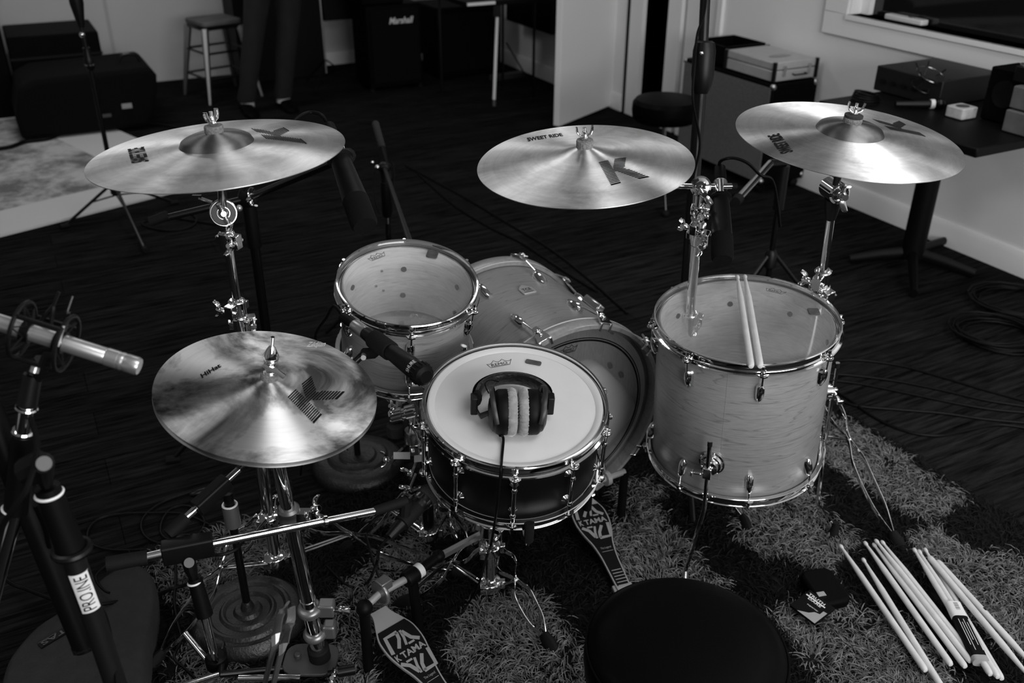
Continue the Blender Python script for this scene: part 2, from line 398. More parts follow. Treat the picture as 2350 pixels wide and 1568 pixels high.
# ================================================================== ROOM
def rb(w0,w1,s0,s1,z0,z1,mb=None):
    mb = mb or MB(RM)
    return mb.box(((w0+w1)/2,(s0+s1)/2,(z0+z1)/2),(abs(w1-w0),abs(s1-s0),abs(z1-z0)))
WR=3.66; SB=7.634; WL=-3.3; SF=-2.6; CZ=2.75
struct('floor', rb(WL-.1,WR+1.6,SF-.1,SB+.1,-.05,0), 'floor_wood')
struct('ceiling', rb(WL-.1,WR+.2,SF-.1,SB+.1,CZ,CZ+.05), 'ceiling_paint')
struct('wall_back', rb(WL-.1,WR+.1,SB,SB+.1,0,CZ), 'back_paint')
struct('wall_left', rb(WL-.1,WL,SF,SB,0,CZ), 'dark_wall')
struct('wall_front', rb(WL-.1,WR+.1,SF-.1,SF,0,CZ), 'dark_wall')
wi0,wi1,wz0,wz1 = 1.3,3.436,.902,2.05      # window opening
do0,do1 = 4.86,5.13                        # narrow dark doorway
mb=MB(RM)
for s0,s1,z0,z1 in ((SF,wi0,0,CZ),(wi0,wi1,0,wz0),(wi0,wi1,wz1,CZ),(wi1,4.70,0,CZ),(4.73,do0,0,CZ),(do0,do1,2.2,CZ),(do1,SB,0,CZ)):
    rb(WR,WR+(.14 if s1<5 else .015),s0,s1,z0,z1,mb)
struct('wall_right', mb, 'wall_paint')
mb=rb(WR+.10,WR+.14,4.70,4.73,0,CZ); struct('slot_shade', mb, 'shade_black')  # black strip closing the slot, its shade put into the colour
struct('trim_2', rb(WR-.018,WR,5.13,5.265,0,2.2), 'trim_paint')
struct('hinge_gap_shade', rb(WR-.010,WR,5.265,5.31,0,2.2), 'shade_black')  # flat black strip painted as the dark gap beside the door leaf
struct('trim_3', rb(WR-.018,WR,4.73,4.86,0,2.2), 'trim_paint')
struct('trim_4', rb(WR-.022,WR,4.36,4.40,0,CZ), 'trim_paint')
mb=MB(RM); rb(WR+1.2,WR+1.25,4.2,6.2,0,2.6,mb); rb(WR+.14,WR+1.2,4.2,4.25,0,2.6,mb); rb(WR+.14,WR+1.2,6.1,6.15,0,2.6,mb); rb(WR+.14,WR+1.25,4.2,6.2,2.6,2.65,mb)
struct('wall_hallway', mb, 'shade_black')  # walls coloured black for the darkness of the room beyond
# baseboards with a bevelled top
def baseboard(name, s0, s1):
    mb=MB(RM); prof=[(WR,0),(WR-.022,0),(WR-.022,.085),(WR-.012,.105),(WR,.108)]
    vs=[(w,s,z) for s in (s0,s1) for w,z in prof]; n=5
    mb.add(vs,[(0,1,2,3,4),(9,8,7,6,5)]+[(i,i+n,(i+1)%n+n,(i+1)%n) for i in range(n)]); struct(name,mb,'trim_paint')
baseboard('baseboard_right',SF,4.69); baseboard('baseboard_far_right',5.31,SB)
struct('baseboard_back', rb(1.9,WR-.03,SB-.02,SB,0,.1), 'trim_paint')
struct('trim_5', rb(.70,.725,SB-.004,SB+.01,0,CZ), 'dark_wall')
# window: casing, sill, dark pane
mb=MB(RM)
co_=.15
rb(WR-.02,WR,wi0-co_,wi1+co_,wz0-.105,wz0,mb); rb(WR-.02,WR,wi0-co_,wi1+co_,wz1,wz1+.11,mb); rb(WR-.02,WR,wi1,wi1+co_,wz0,wz1,mb); rb(WR-.02,WR,wi0-co_,wi0,wz0,wz1,mb)
wf=struct('window_1', mb, 'trim_paint', bevel=.004)
def wpart(name,mb,mat): 
    o=link_mesh(name,mb.v,mb.f,mat,RM); o.parent=wf; return o
mb=MB(RM); rb(WR-.03,WR+.14,wi0,wi1,wz0-.02,wz0,mb); wpart('window_sill',mb,'trim_paint')
mb=MB(RM); rb(WR+.10,WR+.14,wi0,wi1,wz0,wz1,mb); wpart('window_pane',mb,'window_glass')
mb=MB(RM); rb(WR+.07,WR+.10,wi1-.05,wi1,wz0,wz1,mb); rb(WR+.07,WR+.10,wi0,wi0+.05,wz0,wz1,mb); wpart('window_jamb',mb,'trim_paint')
# open door leaf
h0=H(1430,234); h1=H(1283,294); dd=(h1-h0); L=dd.length; dd.normalize(); nn=V3((-dd.y,dd.x,0))
if (nn).x>0: nn=-nn
MD=frame(h0+V3((0,0,0)),(0,0,1),dd)
sgn = 1 if (MD.to_3x3()@V3((0,1,0))).dot(nn)>0 else -1
mb=MB(MD).box((L/2,sgn*.0225,1.03),(L,.045,2.04)); o=link_mesh('door_1',mb.v,mb.f,'trim_paint',MD,bevel=.003); o.matrix_world=MD; o['kind']='structure'
mb=MB(MD)
for q in (1,-1): mb.cyl((L-.07,sgn*.0225,1.0),(L-.07,sgn*.0225+q*.06,1.0),.01).cyl((L-.07,sgn*.0225+q*.06,1.0),(L-.19,sgn*.0225+q*.06,1.0),.009)
hd=link_mesh('door_handle',mb.v,mb.f,'chrome_dull',MD); hd.parent=o

# ================================================================== LIGHTS
def area(name, p, aim, sx, sy, e, spread=180):
    l=bpy.data.lights.new(name,'AREA'); l.shape='RECTANGLE'; l.size=sx; l.size_y=sy; l.energy=e; l.spread=rad(spread)
    o=bpy.data.objects.new(name,l); COL.objects.link(o); p=V3(p); z=(p-V3(aim)); o.matrix_world=frame(p,z,WX); return o
area('window_light', R3(1.2,-2.5,1.75), R3(1.3,1.5,.9), 3.2, 1.3, 150)
area('ceiling_light_main', R3(1.1,.3,2.70), R3(1.3,1.2,0), 1.2, 1.0, 26)
area('ceiling_light_mid', R3(1.5,3.6,2.71), R3(1.5,3.6,0), 1.2, .6, 9)
area('ceiling_light_right', R3(2.9,1.6,2.71), R3(2.9,1.6,0), .6, 1.2, 16)
area('ceiling_light_left', R3(-1.1,2.0,2.71), R3(-1.1,2.0,0), .5, 1.0, 9)
area('ceiling_light_back', R3(.4,5.9,2.71), R3(.4,5.9,0), 1.2, .6, 15)
w=bpy.data.worlds.new('world'); sc.world=w; w.use_nodes=True; w.node_tree.nodes['Background'].inputs[0].default_value=g(.5); w.node_tree.nodes['Background'].inputs[1].default_value=.05
vs=sc.view_settings; vs.view_transform='Standard'; vs.look='None'; vs.gamma=1; vs.use_curve_mapping=False; vs.exposure=0.0

# ================================================================== BACKGROUND THINGS
def box_thing(name,label,cat,w0,w1,s0,s1,z0,z1,mat,bevel=.008,group=None):
    M=frame(R3((w0+w1)/2,(s0+s1)/2,z0),(0,0,1),WX); mb=MB(RM); rb(w0,w1,s0,s1,z0,z1,mb)
    return solo(name,mb,mat,label,cat,M,group,bevel=bevel)
# pale rug at the back left
A=H(524,412); B=H(367,247); Cc=H(0,545); ex=(Cc-A).normalized(); ey=(B-A); ey=(ey-ex*ey.dot(ex)).normalized()
MR=frame(A+ex*1.35+ey*1.2,(0,0,1),ex); ym=1 if (MR.to_3x3()@V3((0,1,0))).dot(ey)>0 else -1
solo('area_rug',MB(MR).rbox((0,0,.006),(2.7,2.4,.012),.02),'pale_rug','pale patterned rug with plain border on dark floor by the back wall','rug',MR)
# far left
box_thing('speaker_cabinet','tall black speaker cabinet at the far left edge beside the low black flight case','speaker',-.62,.005,6.95,7.45,0,1.25,'black_vinyl',.012)
M=frame(R3(.25,7.2,0),(0,0,1),WX); t=thing('flight_case','low black flight case standing against the pale back wall','case',M)
part('body',rb(-.28+.3,.575,6.98,7.5,0,.505),'black_vinyl',t,bevel=.01)
mb=MB(RM); rb(.02,.58,6.972,6.98,.36,.375,mb); part('lid_seam',mb,'black_metal',t)
mb=MB(RM); mb.box((.3,6.965,.3),(.12,.012,.05)); part('handle',mb,'black_metal',t)
M=frame(R3(.5,6.5,0),(0,0,1),WX); t=thing('equipment_bag','black rounded soft equipment bag on the pale rug in front of the flight case','bag',M)
mb=MB(RM); prof=[(-.02,.02),(.70,.02),(.735,.06),(.77,.14),(.80,.25),(.81,.33),(.775,.385),(.12,.37),(.02,.33),(-.03,.15)]
vs_=[(a,s,b) for s in (6.28,6.86) for a,b in prof]; n=len(prof); mb.add(vs_,[tuple(range(n)),tuple(range(2*n-1,n-1,-1))]+[(i,i+n,(i+1)%n+n,(i+1)%n) for i in range(n)])
part('body',mb,'black_cloth',t,bevel=.03,seg=3)
mb=MB(RM); mb.tube(smooth_path([(.62,6.5,.395),(.66,6.5,.43),(.73,6.5,.425),(.75,6.5,.39)],5),.012); part('handle',mb,'black_metal',t)
mb=MB(RM); mb.box((.60,6.276,.165),(.06,.008,.03)); part('label_patch',mb,'paper_grey',t,'pale grey tag'); mb=MB(RM); mb.box((.47,6.276,.12),(.06,.008,.02)); part('label_patch',mb,'plate_grey',t,'pale grey tag')
# cables lying on the pale rug
def floor_cable(name,label,pix,r=.004,mat='cable_black',z=.006,group=None,k=8):
    pts=[H(x,y,z) for x,y in pix]; M=Matrix.Translation(pts[0]); return solo(name,MB().tube(smooth_path(pts,k),r,6),mat,label,'cable',M,group)
floor_cable('cable','thick black cable snaking over the pale rug at the left edge',[(-40,345),(20,338),(60,325),(110,318),(150,302),(190,290),(240,285)],.012,z=.024)
floor_cable('cable','thin black cable crossing the pale rug below the equipment bag',[(230,290),(300,287),(360,286),(420,296)],.006,z=.018)
# stool
def stool(M):
    t=thing('metal_stool','square metal stool with dark wooden seat against the back wall','stool',M)
    a=.148; mb=MB(M); mb.rbox((0,0,.52),(2*a,2*a,.03),.035); part('seat',mb,'sandwood',t,bevel=.006)
    mb=MB(M); mb.rbox((0,0,.492),(2*a-.006,2*a-.006,.026),.035); part('seat_frame',mb,'black_metal',t)
    for i,j in ((1,1),(1,-1),(-1,1),(-1,-1)):
        mb=MB(M); mb.tube([(i*.13,j*.13,.49),(i*.2,j*.2,.0)],[.026,.013],6); part('leg',mb,'steel_brushed',t)
    for z,h in ((.16,.17),(.33,.155)):
        for dx,dy in ((1,0),(0,1)):
            for q in (1,-1):
                mb=MB(M); 
                p0=(h*(q if dx else -1),h*(q if dy else -1),z); p1=(h*(q if dx else 1),h*(q if dy else 1),z)
                mb.tube([p0,p1],.008,6); part('rail',mb,'black_metal',t)
stool(frame(R3(1.33,6.98,0),(0,0,1),WX*math.cos(rad(14))+SX*math.sin(rad(14))))
# black cupboard behind the person, thin stand
box_thing('cupboard','tall black cupboard behind the standing person','cabinet',onS(545,100,7.25).dot(WX),onS(742,100,7.25).dot(WX),7.25,7.6,0,1.9,'black_satin')
M=Matrix.Translation(R3(2.02,6.9,0)); t=thing('music_stand','thin black stand beside the black cupboard','stand',M)
b0=onS(750,178,6.9); M2=Matrix.Translation(V3((b0.x,b0.y,0))); t.matrix_world=M2; WM[t.name]=M2
mb=MB(M2).cyl((0,0,.1),(0,0,1.15),.008); part('pole',mb,'steel_brushed',t)
for a in (20,140,260):
    mb=MB(M2).tube([(0,0,.2),(.24*math.cos(rad(a)),.24*math.sin(rad(a)),.01)],.006,6); part('leg',mb,'black_metal',t)
mb=MB(M2).box((0,0,1.25),(.45,.03,.3)); part('desk',mb,'black_metal',t)
# amplifiers
def wof(x,y,s): return onS(x,y,s).dot(WX)
aw0,aw1=wof(812,120,6.9),wof(972,90,6.55)
M=frame(R3((aw0+aw1)/2,6.7,0),(0,0,1),WX); t=thing('guitar_amplifier','black guitar amplifier cabinet with white script logo on its grille','amplifier',M)
mb=MB(RM); rb(aw0,aw1,6.58,6.9,.02,.60,mb); part('cabinet',mb,'black_vinyl',t,bevel=.012)
mb=MB(RM); rb(aw0+.03,aw1-.03,6.562,6.58,.06,.57,mb); part('grille',mb,'black_cloth',t,bevel=.004)
mb=MB(RM); tw=wof(945,40,6.555)-wof(893,52,6.555); z0=onS(895,56,6.555).z
vs_,fs_,_=text_mesh('Marshall',.02); w0=wof(893,50,6.555)
mb.add([(w0+tw*a+.012*b,6.555,z0+.045*b*(1.0)) for a,b in vs_],fs_); part('logo',mb,'ink_light',t,'white script logo')
mb=MB(RM)
for a in (aw0+.02,aw1-.02):
    for s in (6.6,6.88): part('foot',MB(RM).cyl((a,s,0),(a,s,.025),.02),'rubber',t)
mb=MB(RM); mb.box((aw1-.01,6.575,.22),(.012,.012,.05)); part('handle',mb,'chrome_dull',t,'small chrome fitting')
box_thing('amplifier_head','black amplifier head on top of the guitar amplifier','amplifier',aw0-.02,aw1-.12,6.6,6.88,.60,.84,'black_vinyl',.012)
box_thing('keyboard_case','long black case lying on the cupboard side shelf above the white wall patch','case',wof(742,30,7.2),wof(835,30,7.2),7.2,7.55,onS(780,46,7.2).z,.62,'black_satin')
bw0,bw1=wof(1004,120,6.75),wof(1150,120,6.75)
M=frame(R3((bw0+bw1)/2,6.95,0),(0,0,1),WX); t=thing('bass_amplifier','large black amplifier cabinet in the dark back corner','amplifier',M)
part('cabinet',rb(bw0,bw1,6.75,7.2,.0,.52),'black_vinyl',t,bevel=.012); part('grille',rb(bw0+.04,bw1-.04,6.74,6.75,.05,.47),'black_cloth',t)
box_thing('electric_piano','black electric piano along the far right wall above the baseboard','piano',3.48,3.64,6.0,6.7,onW(1200,62,3.4).z-.02,.66,'black_satin')
# folding table with a silver leg
M=frame(R3(3.05,6.1,0),(0,0,1),WX); t=thing('folding_table','folding table with one bright silver leg behind the open door','table',M)
zt=.70; l0=onS(1134,243,5.84)
l0=H(1134,243); l1=onS(1141,36,toR(l0)[1]); 
zt=l1.z+.075
mb=MB().cyl(l0+V3((0,0,.045)),l1,.011,n=12); jn=MB().box(l1+V3((0,0,.035)),(.05,.05,.08)); part('leg_joint',jn,'black_metal',t); part('leg',mb,'trim_paint',t,'bright silver leg')
mb=MB().cyl(l0,l0+V3((0,0,.043)),.012,n=12); part('foot',mb,'hub_grey',t)
wl,sl,_=toR(l1)
for dw,ds in ((.34,.1),(.3,.5),(-.2,.5)):
    mb=MB(RM).cyl((wl+dw,sl+ds,0),(wl+dw,sl+ds,zt),.010,n=10); part('leg',mb,'black_metal',t)
mb=MB(RM).tube([(wl+.12,sl+.1,.4),(wl+.34,sl+.1,.06)],.005,6); part('brace',mb,'black_metal',t)
mb=MB(RM); rb(wl-.25,wl+.40,sl-.06,sl+.55,zt+.0,zt+.03,mb); part('table_top',mb,'black_satin',t,bevel=.004)
mb=MB(RM); rb(wl-.25,wl-.05,sl-.075,sl-.06,zt+.012,zt+.03,mb); part('edge_strip',mb,'trim_paint',t,'white edge strip')
# foot bar on the floor
p=H(1165,180); M=frame(p,(0,0,1),(p-H(1110,188)))
solo('pedal_board',MB(M).rbox((0,0,.02),(.3,.08,.04),.01),'plate_grey','low grey pedal board on the floor beneath the folding table','pedal board',M,bevel=.004)
mk=[]
# round black stool by the door
c=H(1530,226,.52); c.z=0
M=Matrix.Translation(c); t=thing('drum_stool','round black padded stool in front of the narrow doorway','stool',M)
mb=MB(M).lathe([(.01,.415),(.15,.415),(.163,.43),(.168,.46),(.165,.50),(.15,.518),(.11,.525),(.01,.527)],40,capb=True,capt=True); part('seat',mb,'leatherette',t)
mb=MB(M).cyl((0,0,.25),(0,0,.42),.0125).cyl((0,0,.06),(0,0,.28),.019).spin((0,0,.27),(0,0,1),[(.024,0),(.026,.015),(.022,.035)],16); part('pole',mb,'chrome_dull',t)
for a in (30,150,270):
    q=V3((math.cos(rad(a)),math.sin(rad(a)),0)); mb=MB(M).tube([q*.02+V3((0,0,.24)),q*.26+V3((0,0,.02))],.008,6,flat=(1.2,.5,(0,0,1))).tube([q*.02+V3((0,0,.08)),q*.14+V3((0,0,.13))],.006,6); lg=part('leg',mb,'chrome_dull',t)
    mb=MB(M).ball(q*.265+V3((0,0,.018)),.018); part('rubber_foot',mb,'rubber',lg)
# grey cabinet with the silver case on top
cw0,cs0,cs1,cz=3.335,3.545,4.27,.575
M=frame(R3(3.49,3.9,0),(0,0,1),WX); t=thing('speaker_cabinet','grey-fronted black speaker cabinet on castors against the right wall','speaker',M)
part('cabinet',rb(cw0,3.635,cs0,cs1,.05,cz),'black_vinyl',t,bevel=.01)
part('grille',rb(cw0-.008,cw0,cs0+.012,cs1-.02,.07,cz-.02),'grill_cloth',t,'grey grille cloth')
for a,s in ((cw0+.01,cs0+.01),(3.62,cs0+.01),(cw0+.01,cs1-.01)):
    for z in (cz-.015,.075): part('corner_cap',MB(RM).ball((a,s,z),.017,10),'steel_brushed',t)
for a in (cw0+.04,3.6):
    for s in (cs0+.04,cs1-.05): part('castor',MB(RM).cyl((a,s-.012,.025),(a,s+.012,.025),.025).box((a,s,.045),(.03,.03,.012)),'black_metal',t)
mb=MB(RM); rb(3.44,3.56,cs0-.006,cs0+.002,.36,.46,mb); part('side_handle',mb,'black_metal',t)
# silver case
z0=cz+.008
M=frame(R3(3.48,3.75,z0),(0,0,1),WX); t=thing('silver_case','silver aluminium flight case lying flat on the grey-fronted cabinet','case',M)
k0,k1,q0,q1=3.345,3.62,3.56,3.93
part('body',rb(k0,k1,q0,q1,z0,z0+.052),'case_silver',t,bevel=.004); part('lid',rb(k0,k1,q0,q1,z0+.055,z0+.095),'case_silver',t,bevel=.006)
for a,s in ((k0,q0),(k1,q0),(k0,q1),(k1,q1)): part('corner_strip',MB(RM).cyl((a,s,z0),(a,s,z0+.096),.011,n=12),'black_metal',t)
for a in (k0+.06,k1-.05): part('latch',MB(RM).box((a,q0-.004,z0+.05),(.018,.008,.05)),'chrome_dull',t)
mb=MB(RM).tube([(k0+.12,q0-.002,z0+.03),(k0+.12,q0-.018,z0+.028),(k0+.2,q0-.018,z0+.028),(k0+.2,q0-.002,z0+.03)],.004,6); part('handle',mb,'black_metal',t)
mb=MB(RM); mb.add([( (k0+k1)/2+.07*math.cos(rad(i*15)), (q0+q1)/2-.06+.028*math.sin(rad(i*15)), z0+.0965) for i in range(24)],[tuple(range(24))]); part('badge',mb,'steel_brushed',t,'oval grey badge')
M=frame(R3(3.48,4.1,cz),(0,0,1),WX); t=thing('open_box','open black box on the cabinet behind the silver case','box',M)
mb=MB(RM); rb(3.36,3.63,3.96,4.22,z0,z0+.01,mb); rb(3.36,3.37,3.96,4.22,z0,z0+.10,mb); rb(3.62,3.63,3.96,4.22,z0,z0+.10,mb); rb(3.36,3.63,3.96,3.97,z0,z0+.10,mb); rb(3.36,3.63,4.21,4.22,z0,z0+.10,mb); part('body',mb,'black_vinyl',t)
# side table
TZ=.70; tw0,tw1,ts0,ts1=2.93,3.63,2.07,2.84
M=frame(R3(3.28,2.5,0),(0,0,1),WX); t=thing('pedestal_table','black square pedestal table under the window','table',M)
part('table_top',rb(tw0,tw1,ts0,ts1,TZ-.035,TZ),'black_satin',t,bevel=.006)
mb=MB(RM).cyl((3.30,2.52,.05),(3.30,2.52,TZ-.035),.047,n=28); part('column',mb,'black_satin',t)
mb=MB(RM).box((3.30,2.52,TZ-.05),(.3,.3,.03)); part('top_plate',mb,'black_metal',t)
ctr=R3(3.30,2.52,0)
for px in ((1950,598),(2235,632),(2097,678)):
    f=H(*px,.015); d=(f-ctr); d.z=0
    mb=MB().tube([ctr+V3((0,0,.07)),ctr+d*.5+V3((0,0,.05)),ctr+d+V3((0,0,.022))],[.03,.026,.02],8,flat=(1,.7,(0,0,1))); part('leg',mb,'black_satin',t)
mb=MB().tube([ctr+V3((0,0,.07)),ctr+V3((.25,.25,.022))],[.03,.02],8,flat=(1,.7,(0,0,1))); part('leg',mb,'black_satin',t)
# things on the table
def on_table(px): return H(px[0],px[1],TZ)
q=on_table((2003,207)); wq,sq,_=toR(q)
M=frame(R3(wq+.16,sq-.13,TZ),(0,0,1),WX); t=thing('preamp_box','black oblong electronics box on the table corner nearest the cabinet','electronics box',M)
bx0=min(wq,3.3); part('body',rb(bx0,3.62,sq-.34,sq-.0,TZ+.003,TZ+.105),'box_dark',t,bevel=.004)
mb=MB(RM)
for i in range(5): part('knob',MB(RM).cyl((bx0+.0,sq-.05-.055*i,TZ+.05),(bx0-.012,sq-.05-.055*i,TZ+.05),.01,n=10),'black_metal',t)
# shock mount lying on the table
c=H(2128,185,TZ+.09); M=frame(c,V3((.2,-.35,.95)),WX); t=thing('shock_mount','wire shock mount with two metal hoops on the side table','shock mount',M)
mb=MB(M).torus((0,0,.028),(0,0,1),.058,.0022,32,6); part('ring',mb,'dark_chrome',t)
mb=MB(M).torus((0,0,-.028),(0,0,1),.05,.0022,32,6); part('ring',mb,'black_metal',t)
for i in range(6):
    a=rad(60*i); mb=MB(M).tube([(.058*math.cos(a),.058*math.sin(a),.028),(.03*math.cos(a+.3),.03*math.sin(a+.3),0),(.05*math.cos(a+.1),.05*math.sin(a+.1),-.028)],.0018,5).tube([(.058*math.cos(a),.058*math.sin(a),.03),(.075*math.cos(a),.075*math.sin(a),.045)],.003,5); part('arm',mb,'black_metal',t)
mb=MB(M).cyl((.055,-.01,0),(.085,-.055,-.05),.009); part('swivel',mb,'chrome_dull',t)
c=on_table((2105,250)); M=frame(c,(0,0,1),on_table((2150,247))-on_table((2060,246))); t=thing('handheld_microphone','black handheld microphone with white band lying on the side table','microphone',M)
mb=MB(M).cyl((-.09,0,.018),(.045,0,.02),.012,.016); part('body',mb,'black_plastic',t)
mb=MB(M).cyl((.046,0,.02),(.062,0,.02),.019); part('band',mb,'white_tape',t,'white band'); mb=MB(M).ball((.085,0,.022),.022); part('grille',mb,'black_metal',t)
c=on_table((2203,270)); M=frame(c,(0,0,1),WX); t=thing('soap_box','small off-white block shaped box on the side table','box',M)
mb=MB(M).rbox((0,0,.024),(.085,.08,.042),.008); part('body',mb,'cork_box',t,bevel=.004)
mb=MB(M); mb.add([(.028*math.cos(rad(i*20)),.024*math.sin(rad(i*20)),.0455) for i in range(18)],[tuple(range(18))]); part('print',mb,'gel_pad',t)
c=on_table((1985,232)); M=Matrix.Translation(c); mb=MB(M)
for i in range(4): mb.torus((0,0,.008+.008*i),(.05*i,.03,1),.055-.003*i,.004,28,6)
solo('coiled_cable',mb,'cable_black','small coil of black cable on the near end of the side table','cable',M)
c=on_table((2232,268)); w_,s_,_=toR(c); M=frame(c,(0,0,1),WX); t=thing('monitor_speaker','upright black box speaker on the side table by the window','speaker',M)
part('body',rb(w_+.0,w_+.15,s_-.19,s_-.03,TZ+.002,TZ+.20),'black_vinyl',t,bevel=.006); mb=MB(RM).cyl((w_+.0,s_-.11,TZ+.11),(w_-.006,s_-.11,TZ+.11),.05,n=24); part('driver',mb,'black_metal',t)
t0=toR(H(2285,302,TZ))
for i,(lab,dx) in enumerate((('grey wooden box at the bottom of the pair on the side table',0),('grey wooden box stacked on another on the side table',.01))):
    M=frame(R3(t0[0]+.14,t0[1]-.09,TZ+.085*i+.002),(0,0,1),WX); mb=MB(M).box((dx,0,.040),(.24,.17,.080)); solo('wooden_box',mb,'sandwood',lab,'box',M,'grey boxes stacked on the side table',bevel=.005)
# camera-like device on top
M=frame(R3(t0[0]+.14,t0[1]-.08,TZ+.172),(0,0,1),WX); t=thing('tape_recorder','black recorder on top of the stacked grey boxes','recorder',M)
mb=MB(M).rbox((0,0,.03),(.16,.22,.055),.01); part('body',mb,'black_plastic',t,bevel=.004); mb=MB(M).cyl((-.06,.09,.058),(-.06,.09,.066),.012); part('button',mb,'chrome_dull',t)
# remote on the sill
a=onW(2024,58,3.70); b=onW(2112,68,3.70); M=frame(R3(3.725,(toR(a)[1]+toR(b)[1])/2,wz0),(0,0,1),SX); t=thing('remote_control','white remote control resting on the window sill','remote',M)
Lr=abs(toR(a)[1]-toR(b)[1]); mb=MB(M).rbox((0,0,.014),(Lr,.05,.024),.012); part('body',mb,'plastic_white',t,bevel=.005); mb=MB(M).rbox((-.03,0,.028),(.03,.02,.004),.006); part('button',mb,'hub_grey',t)
# blurred floor stand with long vertical at the back left
def tripod_stand(name,label,base,feet,ztop,mat='black_metal',r=.011,legz=.32,group=None):
    M=Matrix.Translation(V3((base.x,base.y,0))); t=thing(name,label,'microphone stand',M,group); b=V3((base.x,base.y,0))
    mb=MB().cyl(b+V3((0,0,.1)),b+V3((0,0,ztop)),r,n=14); part('pole',mb,mat,t)
    mb=MB().spin(b+V3((0,0,legz-.06)),(0,0,1),[(r*1.2,0),(r*2.2,.01),(r*2.2,.06),(r*1.3,.075)],16); part('leg_collar',mb,'black_plastic',t)
    for f in feet:
        f=V3((f.x,f.y,.012)); d=(f-b).normalized()
        mb=MB().tube([b+V3((0,0,legz))+d*.01,f],.007,8).tube([b+V3((0,0,.1)),b+(f-b)*.45+V3((0,0,legz*.55))],.004,6); lg=part('leg',mb,mat,t)
        mb=MB().cyl(f-d*.02,f+d*.02,.012,n=10); part('rubber_foot',mb,'rubber',lg)
    return t,b
b=H(276,492)
t,b=tripod_stand('microphone_stand','slim black tripod stand standing at the edge of the pale rug',b,[H(150,524),H(333,578),H(400,470)],.78,legz=.16)
mb=MB().spin(b+V3((0,0,.70)),(0,0,1),[(.013,0),(.02,.01),(.02,.05),(.016,.06),(.016,.10)],16); part('clutch',mb,'black_plastic',t)
mb=MB().spin(b+V3((0,0,.722)),(0,0,1),[(.021,0),(.021,.006)],16); part('clutch_ring',mb,'chrome',t,'chrome ring')
mb=MB().cyl(b+V3((0,0,.8)),b+V3((-.02,0,1.35)),.009); part('upper_tube',mb,'black_metal',t)
mb=MB().ball(b+V3((0,-.015,.86)),.013); part('knob',mb,'chrome',t); mb=MB().spin(b+V3((-.002,0,.89)),(0,0,1),[(.014,0),(.03,.10),(.032,.28),(.02,.3)],16); part('boom_clamp',mb,'black_plastic',t)
# ================================================================== DRUMS
def lug_mesh(mb, L=.045, w=.0105, h=.016):
    """tear-drop lug casing; local y along the shell (rod side at +y), z out of the shell"""
    rings=[]
    for i in range(9):
        t=i/8; y=(t-.5)*L; ww=w*(.62+.38*math.sin(PI*(.12+.70*t))) if 0<t<1 else w*.45
        hh=h*(.30+.75*math.sin(PI*(.06+.62*t)))
        rings.append([(ww*math.cos(rad(a))*(1 if 0<a<180 else 1), y, max(0,hh*math.sin(rad(a))**.8) if 0<a<180 else 0) for a in (0,25,50,72,90,108,130,155,180)])
    mb.loft(rings); return mb
def hoop_mesh(mb, R, z, up, lugs, h=.024, ear=True):
    """flanged metal hoop; z = outer lip height, up=+1 for a top hoop, -1 bottom; R = shell radius"""
    u=up
    prof=[(R+.0015,z-u*h),(R+.003,z-u*.004),(R+.004,z),(R+.0075,z+u*.0008),(R+.009,z-u*.0015),(R+.0075,z-u*.003),(R+.0055,z-u*.004),(R+.005,z-u*(h-.008)),(R+.007,z-u*(h-.004)),(R+.0125,z-u*(h-.002)),(R+.0135,z-u*(h+.001)),(R+.012,z-u*(h+.002)),(R+.003,z-u*(h+.0015))]
    mb.lathe(prof,96,closed=True)
    old=mb.M
    if ear:
        for a in lugs:
            mb.M=old@Matrix.Rotation(a,4,'Z')@Matrix.Translation((R+.014,0,z-u*(h-.0005)))
            mb.prism([(-.008,-.019),(-.002,-.012),(.006,-.008),(.0095,0),(.006,.008),(-.002,.012),(-.008,.019)],-.0016,.0016)
            mb.spin((.002,0,0),(0,0,u),[(.0062,0),(.0062,.004),(.004,.0042),(.004,.010),(.0022,.0115)],12)
        mb.M=old
def remo_logo(mb, O, X, Y, zf, lw=.0011):
    """crown outline with the word inside: O lower left, X width, Y height"""
    def P(a,b): return (O[0]+X[0]*a+Y[0]*b, O[1]+X[1]*a+Y[1]*b)
    out=[(.14,0),(.86,0),(1.0,.72)]
    tips=[(1.0,.72),(.66,.95),(.34,.95),(0,.72)]
    for (x0,y0),(x1,y1) in zip(tips[:-1],tips[1:]):
        for i in range(1,7):
            t=i/6; out.append((x0+(x1-x0)*t, y0+(y1-y0)*t-.30*math.sin(PI*t)))
    pts=[P(a,b) for a,b in out[:-1]]
    z=zf(*pts[0]); mb.stroke(pts,lw,z,closed=True); mb.stroke([P(.17,.10),P(.83,.10)],lw*.6,z)
    o=P(.2,.15); put_text(mb,'REMO',o,(X[0]*.6,X[1]*.6),(Y[0]*.36,Y[1]*.36),zf,0.0)
def pixlogo(mb, M, h, p0, p1, pu):
    """logo from three pixel anchors: baseline start, baseline end, top of the start"""
    a=onF(*p0,M,h); b=onF(*p1,M,h); c=onF(*pu,M,h); return a,(b-a),(c-a)
